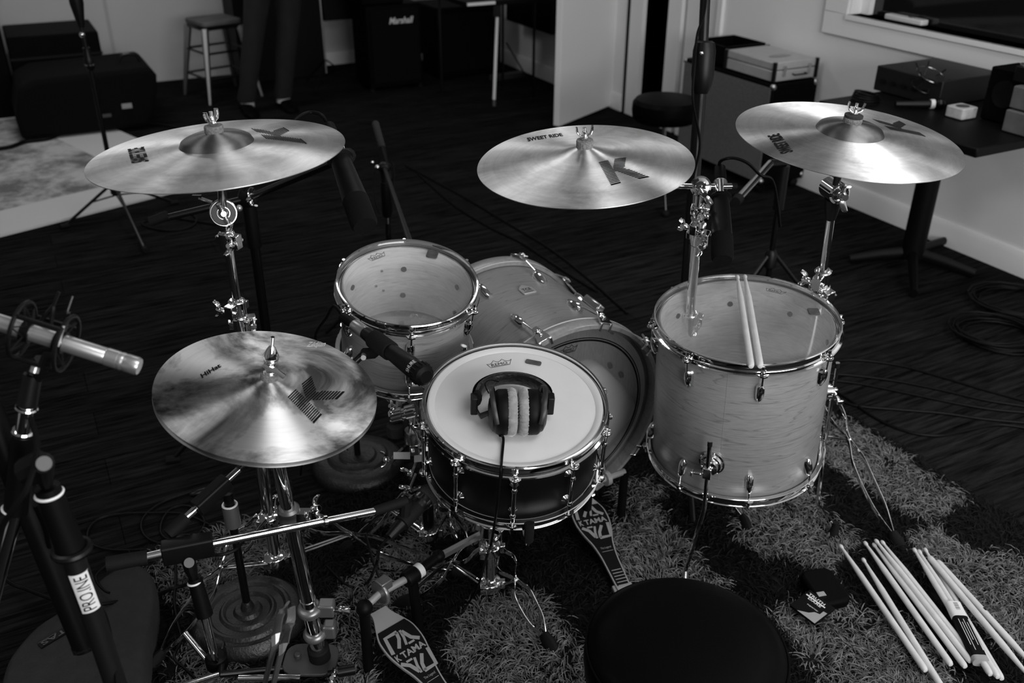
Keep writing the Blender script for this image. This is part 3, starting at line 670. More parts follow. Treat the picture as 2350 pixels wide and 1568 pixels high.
def drum(name,label,cat,ctop,n,R,depth,lugs,top_head,bottom_head,shell_mat,inside_mat,lug_kind='tear',xhint=(1,0,0),washers=True,seg=96,rodlen=None):
    n=V3(n).normalized(); c0=V3(ctop)-n*depth; M=frame(c0,n,xhint); t=thing(name,label,cat,M)
    zb,zt=.018,depth-.012          # bearing edges
    mb=MB(M).lathe([(R-.006,zb),(R-.002,zb-.004) if False else (R-.003,zb-.001),(R,zb+.004),(R,zt-.004),(R-.003,zt+.001),(R-.006,zt)],seg); sh=part('shell',mb,shell_mat,t)
    mb=MB(M).lathe([(R-.006,zt),(R-.0065,zt-.02),(R-.0065,zb+.02),(R-.006,zb)],seg); part('shell_lining',mb,inside_mat,t,'pale wooden inside of the shell')
    mb=MB(M).lathe([(.001,zt+.002),(R*.5,zt+.002),(R-.012,zt+.002),(R-.004,zt+.0015),(R+.001,zt-.004),(R+.002,zt-.010)],seg); hd=part('batter_head',mb,top_head,t)
    mb=MB(M).lathe([(R+.0015,zt-.012),(R+.003,zt-.012),(R+.003,zt-.004),(R+.0015,zt-.004)],seg,closed=True); part('head_ring',mb,'steel_brushed',t)
    mb=MB(M).lathe([(.001,zb-.002),(R*.5,zb-.002),(R-.012,zb-.002),(R+.001,zb+.003)],seg); part('resonant_head',mb,bottom_head,t)
    mb=MB(M); hoop_mesh(mb,R+.002,depth,1,lugs); part('top_hoop',mb,'chrome',t)
    mb=MB(M); hoop_mesh(mb,R+.002,0,-1,lugs); part('bottom_hoop',mb,'chrome',t)
    hh=.024
    if lug_kind=='tear':
        for a in lugs:
            for up in (1,-1):
                zl = depth-.075 if up>0 else .068
                Ml=M@Matrix.Rotation(a,4,'Z')@Matrix.Translation((R,0,zl))@frame((0,0,0),(1,0,0),(0,-up,0) ).to_3x3().to_4x4()
                # local y must point along up*z
                Ml=M@Matrix.Rotation(a,4,'Z')@Matrix(((0,0,1,R),(1*up,0,0,0),(0,up,0,zl),(0,0,0,1)))
                mb=MB(Ml); lug_mesh(mb); lg=part('lug',mb,'chrome',t)
                mb=MB(M@Matrix.Rotation(a,4,'Z')); ze = depth-hh+.012 if up>0 else hh-.012
                mb.cyl((R+.012,0,zl+up*.018),(R+.0145,0,ze),.0024,n=10); 
                mb.spin((R+.0145,0,ze-up*.004),(0,0,up),[(.0052,0),(.0052,.005),(.0036,.006),(.0036,.013)],10); part('tension_rod',mb,'chrome',t)
                if washers:
                    mb=MB(M@Matrix.Rotation(a,4,'Z')).cyl((R-.0065,0,zl),(R-.0095,0,zl),.0068,n=16); part('washer',mb,'black_metal',t,'dark screw washer inside the shell')
    else:
        for a in lugs:
            Mr=M@Matrix.Rotation(a,4,'Z')
            mb=MB(Mr).cyl((R+.0145,0,.032),(R+.0145,0,depth-.032),.0042,n=12)
            for z in (.05,depth-.055):
                mb.ball((R+.0145,0,z),.0066,10).cyl((R,0,z),(R+.0145,0,z),.0042,n=10).spin((R,0,z),(1,0,0),[(.009,0),(.006,.003),(.004,.006)],12)
                mb.spin((R+.0145,0,z-.004),(0,0,1),[(.0055,0),(.0062,.004),(.0055,.008)],12)
            part('tube_lug',mb,'chrome',t)
            for up in (1,-1):
                ze = depth-hh if up>0 else hh
                mb=MB(Mr).cyl((R+.0145,0,depth-.036 if up>0 else .036),(R+.0145,0,ze+up*.005),.0024,n=10)
                mb.spin((R+.0145,0,ze),(0,0,up),[(.0055,0),(.0055,.004),(.0035,.0045),(.0035,.012),(.002,.013)],10); part('tension_rod',mb,'chrome',t)
    return t,M,zt

# ---- snare drum
sn_n=V3((.039,-.186,.982)).normalized(); sn_c=V3((.008,1.589,.661))
lugs=[rad(-90+36*i) for i in range(10)]
SNR=.1745; SND=.176
snare,MS,szt=drum('snare_drum','black shelled snare drum with white coated head and black headphones on it','drum',sn_c,sn_n,SNR,SND,lugs,'coated_head','hoop_white','black_satin','black_satin','tube',washers=False)
# white outer hoop band of the head
mb=MB(MS).lathe([(SNR-.0135,szt+.0024),(SNR-.008,szt+.0062),(SNR-.002,szt+.0075),(SNR+.0008,szt+.006)],96); part('head_collar',mb,'hoop_white',snare)
zfs=lambda x,y: szt+.0026
mb=MB(MS); a=onF(1118,848,MS,szt); b=onF(1172,838,MS,szt); c=onF(1112,829,MS,szt); remo_logo(mb,a,(b-a)*1.12,(V3((-(b-a).y,(b-a).x,0)))*.42,zfs); part('logo',mb,'ink',snare)
a=onF(1224,835,MS,szt); mb=MB(MS@Matrix.Translation((a.x,a.y,szt+.0035))@Matrix.Rotation(rad(-14),4,'Z')).rbox((0,0,0),(.034,.013,.003),.004); part('gel_pad',mb,'gel_pad',snare,bevel=.001)
# strainer and butt plate
for ang,nm in ((rad(186),'strainer'),(rad(8),'butt_plate')):
    Mr=MS@Matrix.Rotation(ang,4,'Z'); mb=MB(Mr).box((SNR+.008,0,.085),(.016,.026,.06)).box((SNR+.014,0,.06),(.012,.034,.02)).cyl((SNR+.01,0,.11),(SNR+.03,0,.115),.006,n=12)
    if nm=='strainer': mb.tube([(SNR+.016,0,.07),(SNR+.026,0,.10),(SNR+.036,0,.125)],.004,8)
    part(nm,mb,'chrome',snare,bevel=.002)
mb=MB(MS).stroke([(-SNR*.9,.0),(SNR*.9,0)],.04,.0145); part('snare_wires',mb,'steel_brushed',snare)

# ---- rack tom
rk_n=V3((.10,-.22,.97)).normalized(); rk_c=V3((-.232,1.896,.782)); RKR=.1475; RKD=.222
lugs=[rad(-82+60*i) for i in range(6)]
rack,MK,kzt=drum('rack_tom','small maple rack tom with clear head in front of the bass drum','drum',rk_c,rk_n,RKR,RKD,lugs,'clear_head','reso_head','maple','maple_light')
zf=lambda x,y: kzt+.0026
mb=MB(MK); a=onF(848,603,MK,kzt); b=onF(889,587,MK,kzt); u=V3((-(b-a).y,(b-a).x,0)); remo_logo(mb,a,(b-a),u*.40,zf); part('logo',mb,'ink',rack)
a=onF(992,586,MK,kzt); mb=MB(MK@Matrix.Translation((a.x,a.y,kzt+.0035))@Matrix.Rotation(rad(-8),4,'Z')).rbox((0,0,0),(.026,.030,.003),.005); part('gel_pad',mb,'gel_pad',rack,bevel=.001)
# tom mount bracket outside and its screws inside
Mr=MK@Matrix.Rotation(rad(-100),4,'Z')
for a0,z in ((60,.15),(66,.11),(58,.09)):
    mb=MB(MK@Matrix.Rotation(rad(a0+60),4,'Z')).cyl((RKR-.0065,0,z),(RKR-.010,0,z),.003,n=10); part('screw',mb,'steel_brushed',rack)
mb=MB(MK@Matrix.Rotation(rad(18),4,'Z')).box((RKR+.012,0,.15),(.018,.02,.03)).cyl((RKR+.014,0,.165),(RKR+.014,0,.185),.010,n=16); part('rim_clip',mb,'chrome',rack,bevel=.002)

# ---- floor tom
ft_n=V3((-.045,-.047,.997)).normalized(); ft_c=V3((.537,1.921,.686)); FTR=.2; FTD=.392
lugs=[rad(-92+45*i) for i in range(8)]
floor_tom,MF,fzt=drum('floor_tom','large maple floor tom with two drumsticks lying on its clear head','drum',ft_c,ft_n,FTR,FTD,lugs,'clear_head','reso_head','maple','maple_light')
zff=lambda x,y: fzt+.0026
mb=MB(MF); a=onF(1752,668,MF,fzt); b=onF(1800,679,MF,fzt); u=V3((-(b-a).y,(b-a).x,0)); remo_logo(mb,a,(b-a),u*.42,zff); part('logo',mb,'ink',floor_tom)
a=onF(1867,718,MF,fzt); mb=MB(MF@Matrix.Translation((a.x,a.y,fzt+.0035))@Matrix.Rotation(rad(-5),4,'Z')).rbox((0,0,0),(.026,.028,.003),.005); part('gel_pad',mb,'gel_pad',floor_tom,bevel=.001)
# vertical seam on the shell
mb=MB(MF@Matrix.Rotation(rad(-112),4,'Z')).box((FTR+.0002,0,FTD/2+.01),(.0004,.0005,FTD-.09)); part('shell_seam',mb,'hoop_wood',floor_tom,'pale seam line')
def ft_leg(ang, zc, ztop, foot, bend):
    Mr=MF@Matrix.Rotation(ang,4,'Z')
    mb=MB(Mr).spin((FTR,0,zc),(1,0,0),[(.030,0),(.030,.004),(.026,.006),(.024,.013),(.020,.014),(.019,.026),(.012,.030)],28)
    br=part('leg_bracket',mb,'chrome',floor_tom)
    mb=MB(Mr).box((FTR+.034,0,zc-.006),(.016,.020,.03)).cyl((FTR+.040,-.012,zc-.01),(FTR+.040,-.03,zc-.012),.004,n=10)
    mb.box((FTR+.04,-.034,zc-.012),(.016,.006,.012)); part('leg_clamp',mb,'chrome',floor_tom,bevel=.002)
    top=Mr@V3((FTR+.034,0,ztop)); mid=Mr@V3((FTR+.034,0,-.0)); 
    pts=[top,mid]+[V3(b) for b in bend]+[V3(foot)]
    mb=MB().tube(pts,.0052,10); lg=part('leg',mb,'chrome',floor_tom)
    mb=MB().cyl(top-(top-mid).normalized()*.002,top-(top-mid).normalized()*.014,.0055,n=10); part('leg_tip',mb,'rubber',lg)
    f=V3(foot); mb=MB().spin(f+V3((0,0,-.012)),(0,0,1),[(.014,0),(.016,.004),(.011,.022),(.008,.045)],14); part('rubber_foot',mb,'rubber',lg)
f1=H(1573,1326,.03)
ft_leg(rad(-117),.112,.165+.03,H(1569,1395,.022),[H(1573,1310,.07)])
ft_leg(rad(4),.165,.245,H(1914,1222,.025),[H(1876,1158,.11),H(1905,1195,.05)])
ft_leg(rad(124),.112,.2,H(1660,1010,.02),[])

# ---- bass drum
kd_n=V3((.495,-.868,-.041)).normalized(); kd_c=V3((.150,2.036,.312)); KR=.272; KD=.446
e1=V3((0,0,1)).cross(kd_n).normalized(); M0=frame(kd_c-kd_n*KD,kd_n,e1); MKD=M0
bass=thing('bass_drum','maple bass drum lying on its side with wooden hoops behind the snare','drum',M0)
def kang(a): return MKD@Matrix.Rotation(rad(a),4,'Z')
mb=MB(MKD).lathe([(KR-.010,.03),(KR,.032),(KR,KD-.032),(KR-.010,KD-.03)],128); part('shell',mb,'maple',bass)
mb=MB(MKD).lathe([(KR-.010,KD-.03),(KR-.011,KD-.04),(KR-.011,.04),(KR-.010,.03)],128); part('shell_lining',mb,'maple_light',bass,'pale wooden inside of the shell')
for z0,z1,nm in ((KD-.042,KD,'batter_hoop'),(0,.042,'front_hoop')):
    mb=MB(MKD).lathe([(KR+.002,z0),(KR+.012,z0),(KR+.014,z0+.003),(KR+.014,z1-.003),(KR+.012,z1),(KR+.002,z1)],128,closed=True); hp=part(nm,mb,'hoop_wood',bass)
    zz=z0+.002 if z0>.1 else z1-.002
    mb=MB(MKD).lathe([(KR+.0142,zz),(KR+.0146,zz+.002),(KR+.0146,zz+.003),(KR+.0142,zz+.005)],128); part('hoop_edge',mb,'maple_light',hp)
zk=KD-.022
mb=MB(MKD).lathe([(.001,zk),(KR*.5,zk),(KR-.012,zk),(KR+.001,zk-.006)],128); part('batter_head',mb,'kick_head',bass)
mb=MB(MKD).lathe([(KR*.874,zk+.0012),(KR*.884,zk+.0012)],128).lathe([(KR*.846,zk+.0012),(KR*.864,zk+.0012)],128); part('head_stripe',mb,'ink',bass)
mb=MB(MKD).lathe([(.001,.022),(KR*.5,.022),(KR-.012,.022),(KR+.001,.028)],128); part('front_head',mb,'coated_head',bass,'white front head')
mb=MB(MKD); a=onF(1283,815,MKD,zk); b=onF(1324,803,MKD,zk); c=onF(1274,806,MKD,zk); u=V3((-(b-a).y,(b-a).x,0)); remo_logo(mb,a,(b-a)*1.0,u*.42,lambda x,y: zk+.0018,.0013); part('logo',mb,'ink',bass)
for i in range(10):
    a=36*i; Mr=kang(a)
    for up,zl,zh in ((1,KD-.135,KD),(-1,.135,0)):
        Ml=Mr@Matrix(((0,0,1,KR),(up,0,0,0),(0,up,0,zl),(0,0,0,1)))
        mb=MB(Ml); lug_mesh(mb,.062,.0125,.018); part('lug',mb,'chrome',bass)
        mb=MB(Mr).cyl((KR+.013,0,zl+up*.028),(KR+.024,0,zh-up*.02),.0027,n=10); part('tension_rod',mb,'chrome',bass)
        # claw: arched plate over the hoop with two hooks
        mb=MB(Mr)
        mb.add([(KR+.0155,-.020,zh-up*.0),(KR+.0155,.020,zh-up*.0),(KR+.027,.010,zh-up*.034),(KR+.027,-.010,zh-up*.034),(KR+.030,.007,zh-up*.045),(KR+.030,-.007,zh-up*.045),
                (KR+.0195,-.020,zh+up*.003),(KR+.0195,.020,zh+up*.003),(KR+.031,.010,zh-up*.030),(KR+.031,-.010,zh-up*.030),(KR+.034,.007,zh-up*.042),(KR+.034,-.007,zh-up*.042)],
               [(0,1,2,3),(3,2,4,5),(7,6,9,8),(8,9,11,10),(0,6,7,1),(1,7,8,2),(2,8,10,4),(4,10,11,5),(5,11,9,3),(3,9,6,0)])
        for q in (-.015,.015): mb.box((KR+.008,q,zh+up*.003),(.022,.007,.005))
        mb.spin((KR+.026,0,zh-up*.028),(0,0,up),[(.009,0),(.009,.006),(.005,.007),(.005,.016),(.003,.018)],12)
        part('claw',mb,'chrome',bass,bevel=.0012)
    mb=MB(Mr).cyl((KR-.011,0,KD-.135),(KR-.016,0,KD-.135),.010,n=14).cyl((KR-.011,0,KD-.19),(KR-.016,0,KD-.19),.010,n=14); part('washer',mb,'black_metal',bass,'dark screw washer inside the shell')
# badge on the shell
bp=H(1207,665,.60); lb=MKD.inverted()@bp; ab=math.degrees(math.atan2(lb.y,lb.x)); lz=lb.z
# intersect the pixel ray with the shell cylinder
rr=ray(1207,665); o_=MKD.inverted()@CAM; d_=MKD.inverted().to_3x3()@rr; A_=d_.x**2+d_.y**2; B_=2*(o_.x*d_.x+o_.y*d_.y); C_=o_.x**2+o_.y**2-(KR+.001)**2
tt=(-B_-math.sqrt(B_*B_-4*A_*C_))/(2*A_); hit=o_+d_*tt; ab=math.atan2(hit.y,hit.x)
Mb=MKD@Matrix.Rotation(ab,4,'Z')@Matrix(((0,0,1,KR+.0005),(1,0,0,0),(0,1,0,hit.z),(0,0,0,1)))
mb=MB(Mb).prism([(-.020,.018),(-.018,.024),(.018,.024),(.020,.018),(.019,-.006),(.010,-.018),(0,-.026),(-.010,-.018),(-.019,-.006)],-.001,.0028); bd=part('badge',mb,'badge_metal',bass,bevel=.0008)
mb=MB(Mb); put_text(mb,'TCE',(.013,.010),(-.026,0),(0,-.014),lambda x,y:.0031,.02); mb.stroke([(-.014,.016),(.014,.016)],.002,.0031); part('badge_letters',mb,'ink',bd)
# spurs
for q in (-25,205):
    Mr=kang(q); p=Mr@V3((KR+.004,0,.12)); f=V3((p.x,p.y,0))+ (Mr.to_3x3()@V3((1,0,0))).normalized()*.12 - kd_n*.10; f.z=.015
    mb=MB().cyl(p,f,.006); sp=part('spur',mb,'chrome',bass); mb=MB().cyl(f+V3((0,0,.02)),f+V3((0,0,-.013)),.012,.009); part('rubber_foot',mb,'rubber',sp)
mb=MB(kang(150)); mb.box((KR+.006,0,KD*.5),(.014,.04,.05)); part('mount_plate',mb,'chrome',bass,bevel=.003)
mb=MB(kang(45)); mb.box((KR+.012,0,KD*.52),(.024,.026,.075)); part('mount_block',mb,'chrome_dull',bass,bevel=.005)
# pillow inside, propped against the batter head
e2k=kd_n.cross(e1)
Mp=frame(kd_c-kd_n*.071+e1*.085-e2k*.045,kd_n,e1)@Matrix.Rotation(rad(-50),4,'Z')
mb=MB(Mp); rings=[]
for i in range(11):
    t=-1+i/5; k=(1-abs(t)**4)**.5 if abs(t)<1 else .25; k=.45+.55*k
    rings.append([(.138*k*math.copysign(abs(math.cos(rad(a)))**.45,math.cos(rad(a))),.138*k*math.copysign(abs(math.sin(rad(a)))**.45,math.sin(rad(a))),.046*t) for a in range(0,360,10)])
mb.loft(rings); solo('pillow',mb,'pillow_cloth','white pillow propped inside the bass drum against its batter head','pillow',Mp)

# ================================================================== CYMBALS
def cymbal(name,label,c,n,R,mat,bell=.28,bow=.020,bh=.022,xh=(1,0,0),group=None,grp_bell=True,thick=.0014,smoothbell=False):
    M=frame(c,n,xh); t=thing(name,label,'cymbal',M,group); rb_=bell*R
    def z(r):
        if r>=rb_:
            u=min(1,max(0,(r-rb_)/(R-rb_))); return bow*(1-u**1.25) if not smoothbell else bow*(1-u)**1.15
        u=r/rb_
        if smoothbell: return bow+bh*(math.cos(PI*u)*.5+.5)
        return bow+bh*math.sqrt(max(0,1-u*u*.98))*.98+ .0
    rs=[.006+(rb_-.006)*i/14 for i in range(14)]+[rb_*1.0001+(R-rb_)*i/26 for i in range(27)]
    top=[(r,z(r)) for r in rs]; bot=[(r,z(r)-thick) for r in reversed(rs)]
    k=14
    mb=MB(M).lathe(top[k if not smoothbell else 0:]+[(R+.0002,z(R)-thick*.5)]+bot,160); body=part('plate',mb,mat,t)
    if not smoothbell:
        mb=MB(M).lathe(top[:k+1],96); part('bell',mb,'bronze_bell',t,'darker unlathed bell')
    return t,M,z,R
def k_logo(mb,M,z,A,B,C,zmean,rows=17,edge=.5):
    a=onF(*A,M,zmean); b=onF(*B,M,zmean); c=onF(*C,M,zmean); X=(b-a)/2.95; Y=(c-a)
    def lerp(p,q,t): return p+(q-p)*t
    for i in range(rows):
        t0=i/rows; t1=t0+(.55 if i<rows-1 else .95)/rows; segs=[]
        def ivs(t):
            if t<.38: k=t/.38; return [(0,1),(lerp(1.7,1.0,k),lerp(2.95,2.25,k))] if k<.95 else [(0,2.25)]
            if t<.52: k=(t-.38)/.14; return [(0,lerp(2.0,2.3,k))]
            k=(t-.52)/.48; return [(0,1),(lerp(1.25,2.95,k),lerp(2.5,4.0,k))]
        s0=ivs(t0)
        s1=ivs(min(t1,1))
        if len(s0)!=len(s1): s1=s0
        for (x0,x1),(y0,y1) in zip(s0,s1):
            nseg=max(1,int((x1-x0)/.5)); P=[]
            for j in range(nseg+1):
                f=j/nseg
                for tt,xa in ((t0,lerp(x0,x1,f)),(t1,lerp(y0,y1,f))):
                    q=a+X*xa+Y*tt; P.append((q.x,q.y,z(math.hypot(q.x,q.y))+.0006))
            mb.add(P,[(2*j,2*j+1,2*j+3,2*j+2) for j in range(nseg)])
def cym_text(mb,M,z,txt,p0,p1,up,zmean,bold=.03):
    a=onF(*p0,M,zmean); b=onF(*p1,M,zmean); c=onF(p0[0]+up[0],p0[1]+up[1],M,zmean)
    put_text(mb,txt,a,(b-a),(c-a),lambda x,y: z(math.hypot(x,y))+.0007,bold)
def topping(t,M,zt,felt_r=.017,felt_h=.013,kind='wing',ang=0,dark=False):
    mb=MB(M).spin((0,0,zt),(0,0,1),[(felt_r*.98,0),(felt_r,.003),(felt_r,felt_h-.002),(felt_r*.95,felt_h)],28); part('felt_washer',mb,'grey_felt',t)
    z=zt+felt_h
    if dark:
        mb=MB(M).spin((0,0,z),(0,0,1),[(felt_r*1.02,0),(felt_r*1.02,.004),(.006,.0045)],28); part('top_felt',mb,'black_felt',t)
        z+=.004
    mb=MB(M).cyl((0,0,z-.004),(0,0,z+.026),.0038,n=12)
    Mr=M@Matrix.Rotation(ang,4,'Z'); mb2=MB(Mr).spin((0,0,z),(0,0,1),[(.0075,0),(.0078,.004),(.0055,.008),(.005,.014)],14)
    for q in (1,-1): mb2.add([(q*.004,-.002,z+.004),(q*.004,.002,z+.004),(q*.016,.002,z+.012),(q*.016,-.002,z+.012),(q*.004,-.002,z+.012),(q*.004,.002,z+.012),(q*.015,.002,z+.024),(q*.015,-.002,z+.024)],[(0,1,2,3),(7,6,5,4),(0,4,5,1),(1,5,6,2),(2,6,7,3),(3,7,4,0)])
    return mb,mb2
def stand_top(st,M,zt,**k):
    """wing nut and rod end, parts of the stand"""
    pass
def cym_set(key,name,label,c,n,R,mat,A,B,C,text,p0,p1,up,**kw):
    felt=kw.pop('felt',{}); t,M,z,R=cymbal(name,label,c,n,R,mat,**kw)
    mb=MB(M); k_logo(mb,M,z,A,B,C,z(R*.62)); part('printed_letter',mb,'ink',t)
    mb=MB(M); cym_text(mb,M,z,text,p0,p1,up,z(R*.62)); part('printed_text',mb,'ink',t)
    return t,M,z
CL=cym_set('L','crash_cymbal','large crash cymbal at the left with striped letter, tilted almost level',(-.536,1.663,1.143),(-.049,.006,.999),.2286,'bronze',
   (612.3,324.6),(575.8,297.7),(705.3,327.6),'SWEET RIDE',(343,372),(331,337),(-42,2),bell=.29,bow=.016,bh=.022)
CM=cym_set('M','crash_cymbal','middle crash cymbal with smooth cone and large striped letter at its front right',(.144,1.816,1.078),(-.06,-.078,.995),.2159,'bronze',
   (1374,385),(1437,370),(1403,425),'SWEET RIDE',(1212,321),(1293,313),(-4,-11),bell=.30,bow=.020,bh=.016,smoothbell=True)
CR=cym_set('R','ride_cymbal','right ride cymbal beside the side table, striped letter at its right',(.689,1.898,1.107),(.06,-.077,.995),.2286,'bronze',
   (2043,302),(2000,273.5),(2126,311),'SWEET RIDE',(1822,343),(1788,305),(-28,3),bell=.30,bow=.016,bh=.020)
hatc=V3((-.427,1.404,.793)); hatn=V3((.198,-.069,.978)).normalized()
HT=cym_set('H','hi_hat_cymbal','top hi-hat cymbal with dark patina blotches and striped letter',hatc,hatn,.190,'bronze_patina',
   (659,921.5),(714,868.4),(720.6,972.4),'HiHat',(464,869),(508,845),(-5,-9),bell=.30,bow=.016,bh=.014,smoothbell=True)
mb=MB(HT[1]); cym_text(mb,HT[1],HT[2],'Zildjian',(700,801),(742,797),(10,-18),HT[2](.15),.0); part('printed_mark',mb,'ink_light',HT[0],'pale faded script mark')
# bottom hi-hat: inverted
Mb_=hatc-hatn*.0105
t,M,z,R=cymbal('hi_hat_cymbal','bottom hi-hat cymbal, inverted, only its bright rim showing below the top one',Mb_,-hatn,.190,'bronze',bell=.30,bow=.016,bh=.014,smoothbell=True)

# ================================================================== STANDS
def wingnut(mb,p,ax,s=1.0,spin=0):
    old=mb.M; mb.M=old@frame(p,ax,(.2,.3,.9))@Matrix.Rotation(spin,4,'Z')
    mb.spin((0,0,0),(0,0,1),[(.006*s,0),(.0075*s,.003*s),(.007*s,.012*s),(.005*s,.016*s)],12)
    for q in (1,-1): mb.tube([(q*.003*s,0,.008*s),(q*.011*s,0,.009*s),(q*.017*s,0,.014*s),(q*.020*s,0,.021*s)],[.0042*s,.0055*s,.0060*s,.0045*s],8,flat=(1.0,.45,(0,1,0)))
    mb.M=old; return mb
def tlock(st,p,ax,r,xh=(1,0,0),s=1.0,nm='clamp'):
    """height clamp: collar with a boxy ear, hinge bolt and wing nut"""
    M=frame(p,ax,xh); mb=MB(M); mb.spin((0,0,-.020*s),(0,0,1),[(r*1.3,0),(r*1.55,.004),(r*1.55,.036*s),(r*1.25,.04*s)],24)
    mb.box((r*1.7,0,0),(r*2.0,r*1.7,.030*s)).box((-r*1.3,0,.002),(r*1.2,r*2.2,.018*s)); mb.cyl((r*2.2,-r*1.4,0),(r*2.2,r*1.4,0),.0045*s,n=10)
    o=part(nm,mb,'chrome',st,bevel=.0018); mb=MB(M); wingnut(mb,(r*2.2,-r*1.4,0),(0,-1,.15),s); part('wing_nut',mb,'chrome',o); return o
def braced_leg(st,base,zt,zl,foot,mat='chrome',r=.0030,w=1.0,footr=.016,foothr=.03,name='leg'):
    P0=V3((base.x,base.y,zt)); F=V3(foot); d=(F-P0); h=V3((d.x,d.y,0)).normalized(); side=V3((-h.y,h.x,0))
    P0=P0+h*.020
    prof=[(0,.015),(.10,.016),(.18,.026),(.27,.024),(.34,.010),(.40,.0035),(.46,.010),(.53,.021),(.66,.023),(.82,.020),(.93,.010),(1.0,.002)]
    mb=MB()
    for q in (1,-1):
        pts=smooth_path([P0+(F-P0)*t+side*(q*o*w)+V3((0,0,.010*math.sin(PI*min(1,t*1.6)))) for t,o in prof],3)
        mb.tube(pts,r,6,flat=(1.9,.55,(0,0,1)))
    k=P0+(F-P0)*.40+V3((0,0,.008)); mb.cyl(k-side*.006,k+side*.006,.005,n=8)
    Pl=V3((base.x,base.y,zl))+h*.018
    for q in (1,-1): mb.tube([Pl+side*q*.008,k+side*q*.004],r*.8,6)
    lg=part(name,mb,mat,st)
    u=(F-(P0+(F-P0)*.9)).normalized(); f0=F-u*.01
    mb=MB().tube([f0,f0+u*foothr*.5,f0+u*foothr*1.5+V3((0,0,-.002))],[footr*.6,footr,footr*.9],12,flat=(1.1,.8,(0,0,1))); part('rubber_foot',mb,'rubber',lg)
    return lg
def hub(st,base,zt,zl,r,mat='chrome'):
    b=V3((base.x,base.y,0))
    for z in (zt,zl):
        mb=MB().spin(b+V3((0,0,z-.016)),(0,0,1),[(r*1.1,0),(r*1.7,.003),(r*1.8,.014),(r*1.7,.026),(r*1.15,.03)],24)
        for a in (0,120,240): mb.box((b.x+.026*math.cos(rad(a)),b.y+.026*math.sin(rad(a)),z),(.02,.014,.022))
        part('leg_collar',mb,mat,st,bevel=.0015)
# left crash stand
bL=H(632,1285,.08); bL=V3((bL.x,bL.y,0))
ML=Matrix.Translation(bL); st=thing('cymbal_stand','chrome cymbal stand carrying the large left crash cymbal','cymbal stand',ML)
mb=MB().cyl(bL+V3((0,0,.06)),bL+V3((0,0,.46)),.0150,n=24); part('lower_tube',mb,'chrome',st)
mb=MB().cyl(bL+V3((0,0,.44)),bL+V3((0,0,.72)),.0125,n=24); part('middle_tube',mb,'chrome',st)
mb=MB().cyl(bL+V3((0,0,.70)),bL+V3((0,0,.955)),.0095,n=20); part('upper_tube',mb,'chrome',st)
tlock(st,bL+V3((0,0,.735)),(0,0,1),.0125,(1,.3,0)); tlock(st,bL+V3((0,0,.772)),(0,0,1),.0120,(-.4,-1,0))
tlock(st,bL+V3((0,0,.925)),(0,0,1),.0110,(1,-.4,0))
tip=D(516,500,1.80); cmL=V3((-.536,1.663,1.143))
tp=bL+V3((0,0,.985))
mb=MB().spin(tp+V3((0,0,-.045)),(0,0,1),[(.010,0),(.018,.02),(.020,.04)],20); part('tilter_base',mb,'chrome',st)
dv=(CAM-tp); dv.z=0; dv.normalize(); ax=(dv+V3((0,0,.25))).normalized()
mb=MB().spin(tp-ax*.014,ax,[(.024,0),(.027,.003),(.027,.026),(.024,.029),(.020,.029),(.019,.024),(.004,.024)],32); tl=part('tilter',mb,'chrome_dull',st)
mb=MB().spin(tp+ax*.0105,ax,[(.0245,.0075),(.0245,.0085)],28); part('tilter_face',mb,'black_metal',tl)
mb=MB().torus(tp+ax*.019,ax,.0248,.0016,40,6).torus(tp+ax*.0195,ax,.012,.0014,24,6); part('tilter_ring',mb,'chrome',tl)
mb=MB(); wingnut(mb,tp+ax*.018,ax,1.1,.6); part('wing_nut',mb,'chrome_dull',tl)
mb=MB().cyl(tp-ax*.002+V3((-.02,0,.02)),tp+V3((-.045,0,.03)),.004,n=8).box(tp+V3((-.048,0,.03)),(.018,.006,.012)); part('wing_bolt',mb,'chrome',tl)
top0=cmL+V3((0,0,.0)); mb=MB().cyl(tp+V3((0,0,.01)),top0+V3((0,0,-.035)),.0085,n=16); part('tilter_rod',mb,'chrome_dull',st)
mb=MB().spin(top0+V3((0,0,-.045)),V3((-.049,.006,.999)),[(.012,0),(.020,.006),(.020,.012),(.013,.018),(.006,.05)],24); part('cymbal_seat',mb,'chrome',st)
def crown(st,C,zoff,**kw):
    t,M,z=C; M2=M; WMsave=WM[st.name]
    zt=z(.017) if True else 0
    fr_=kw.get('fr',.017); fh=kw.get('fh',.013)
    mb=MB(M).spin((0,0,zt-.001),(0,0,1),[(fr_*.98,0),(fr_,.003),(fr_,fh-.002),(fr_*.95,fh)],28); part('felt_washer',mb,'grey_felt',st)
    zz=zt+fh
    if kw.get('dark'):
        mb=MB(M).spin((0,0,zz),(0,0,1),[(fr_*.98,0),(fr_*.98,.004),(.006,.0045)],28); part('felt_washer',mb,'black_felt',st,'black felt washer'); zz+=.004
    mb=MB(M).cyl((0,0,-.02),(0,0,zz+.024),.0034,n=12); part('threaded_rod',mb,'chrome_dull',st)
    Mr=M@Matrix.Rotation(kw.get('ang',0),4,'Z'); mb2=MB(Mr).spin((0,0,zz),(0,0,1),[(.0072,0),(.0078,.004),(.0055,.008),(.005,.016)],14)
    for q in (1,-1): mb2.tube([(q*.004,0,zz+.006),(q*.012,0,zz+.010),(q*.0155,0,zz+.018),(q*.016,0,zz+.026)],[.004,.0045,.0045,.004],8,flat=(1.15,.5,(0,1,0)))
    part('wing_nut',mb2,'chrome',st)
crown(st,CL,0,ang=rad(70))
hub(st,bL,.21,.085,.0155)
for px in ((368,1503),(1045,1312),(570,1000)):
    f=H(px[0],px[1],.03) if px[0]!=570 else bL+V3((-.05,.36,.03)); braced_leg(st,bL,.225,.085,f,w=1.15)
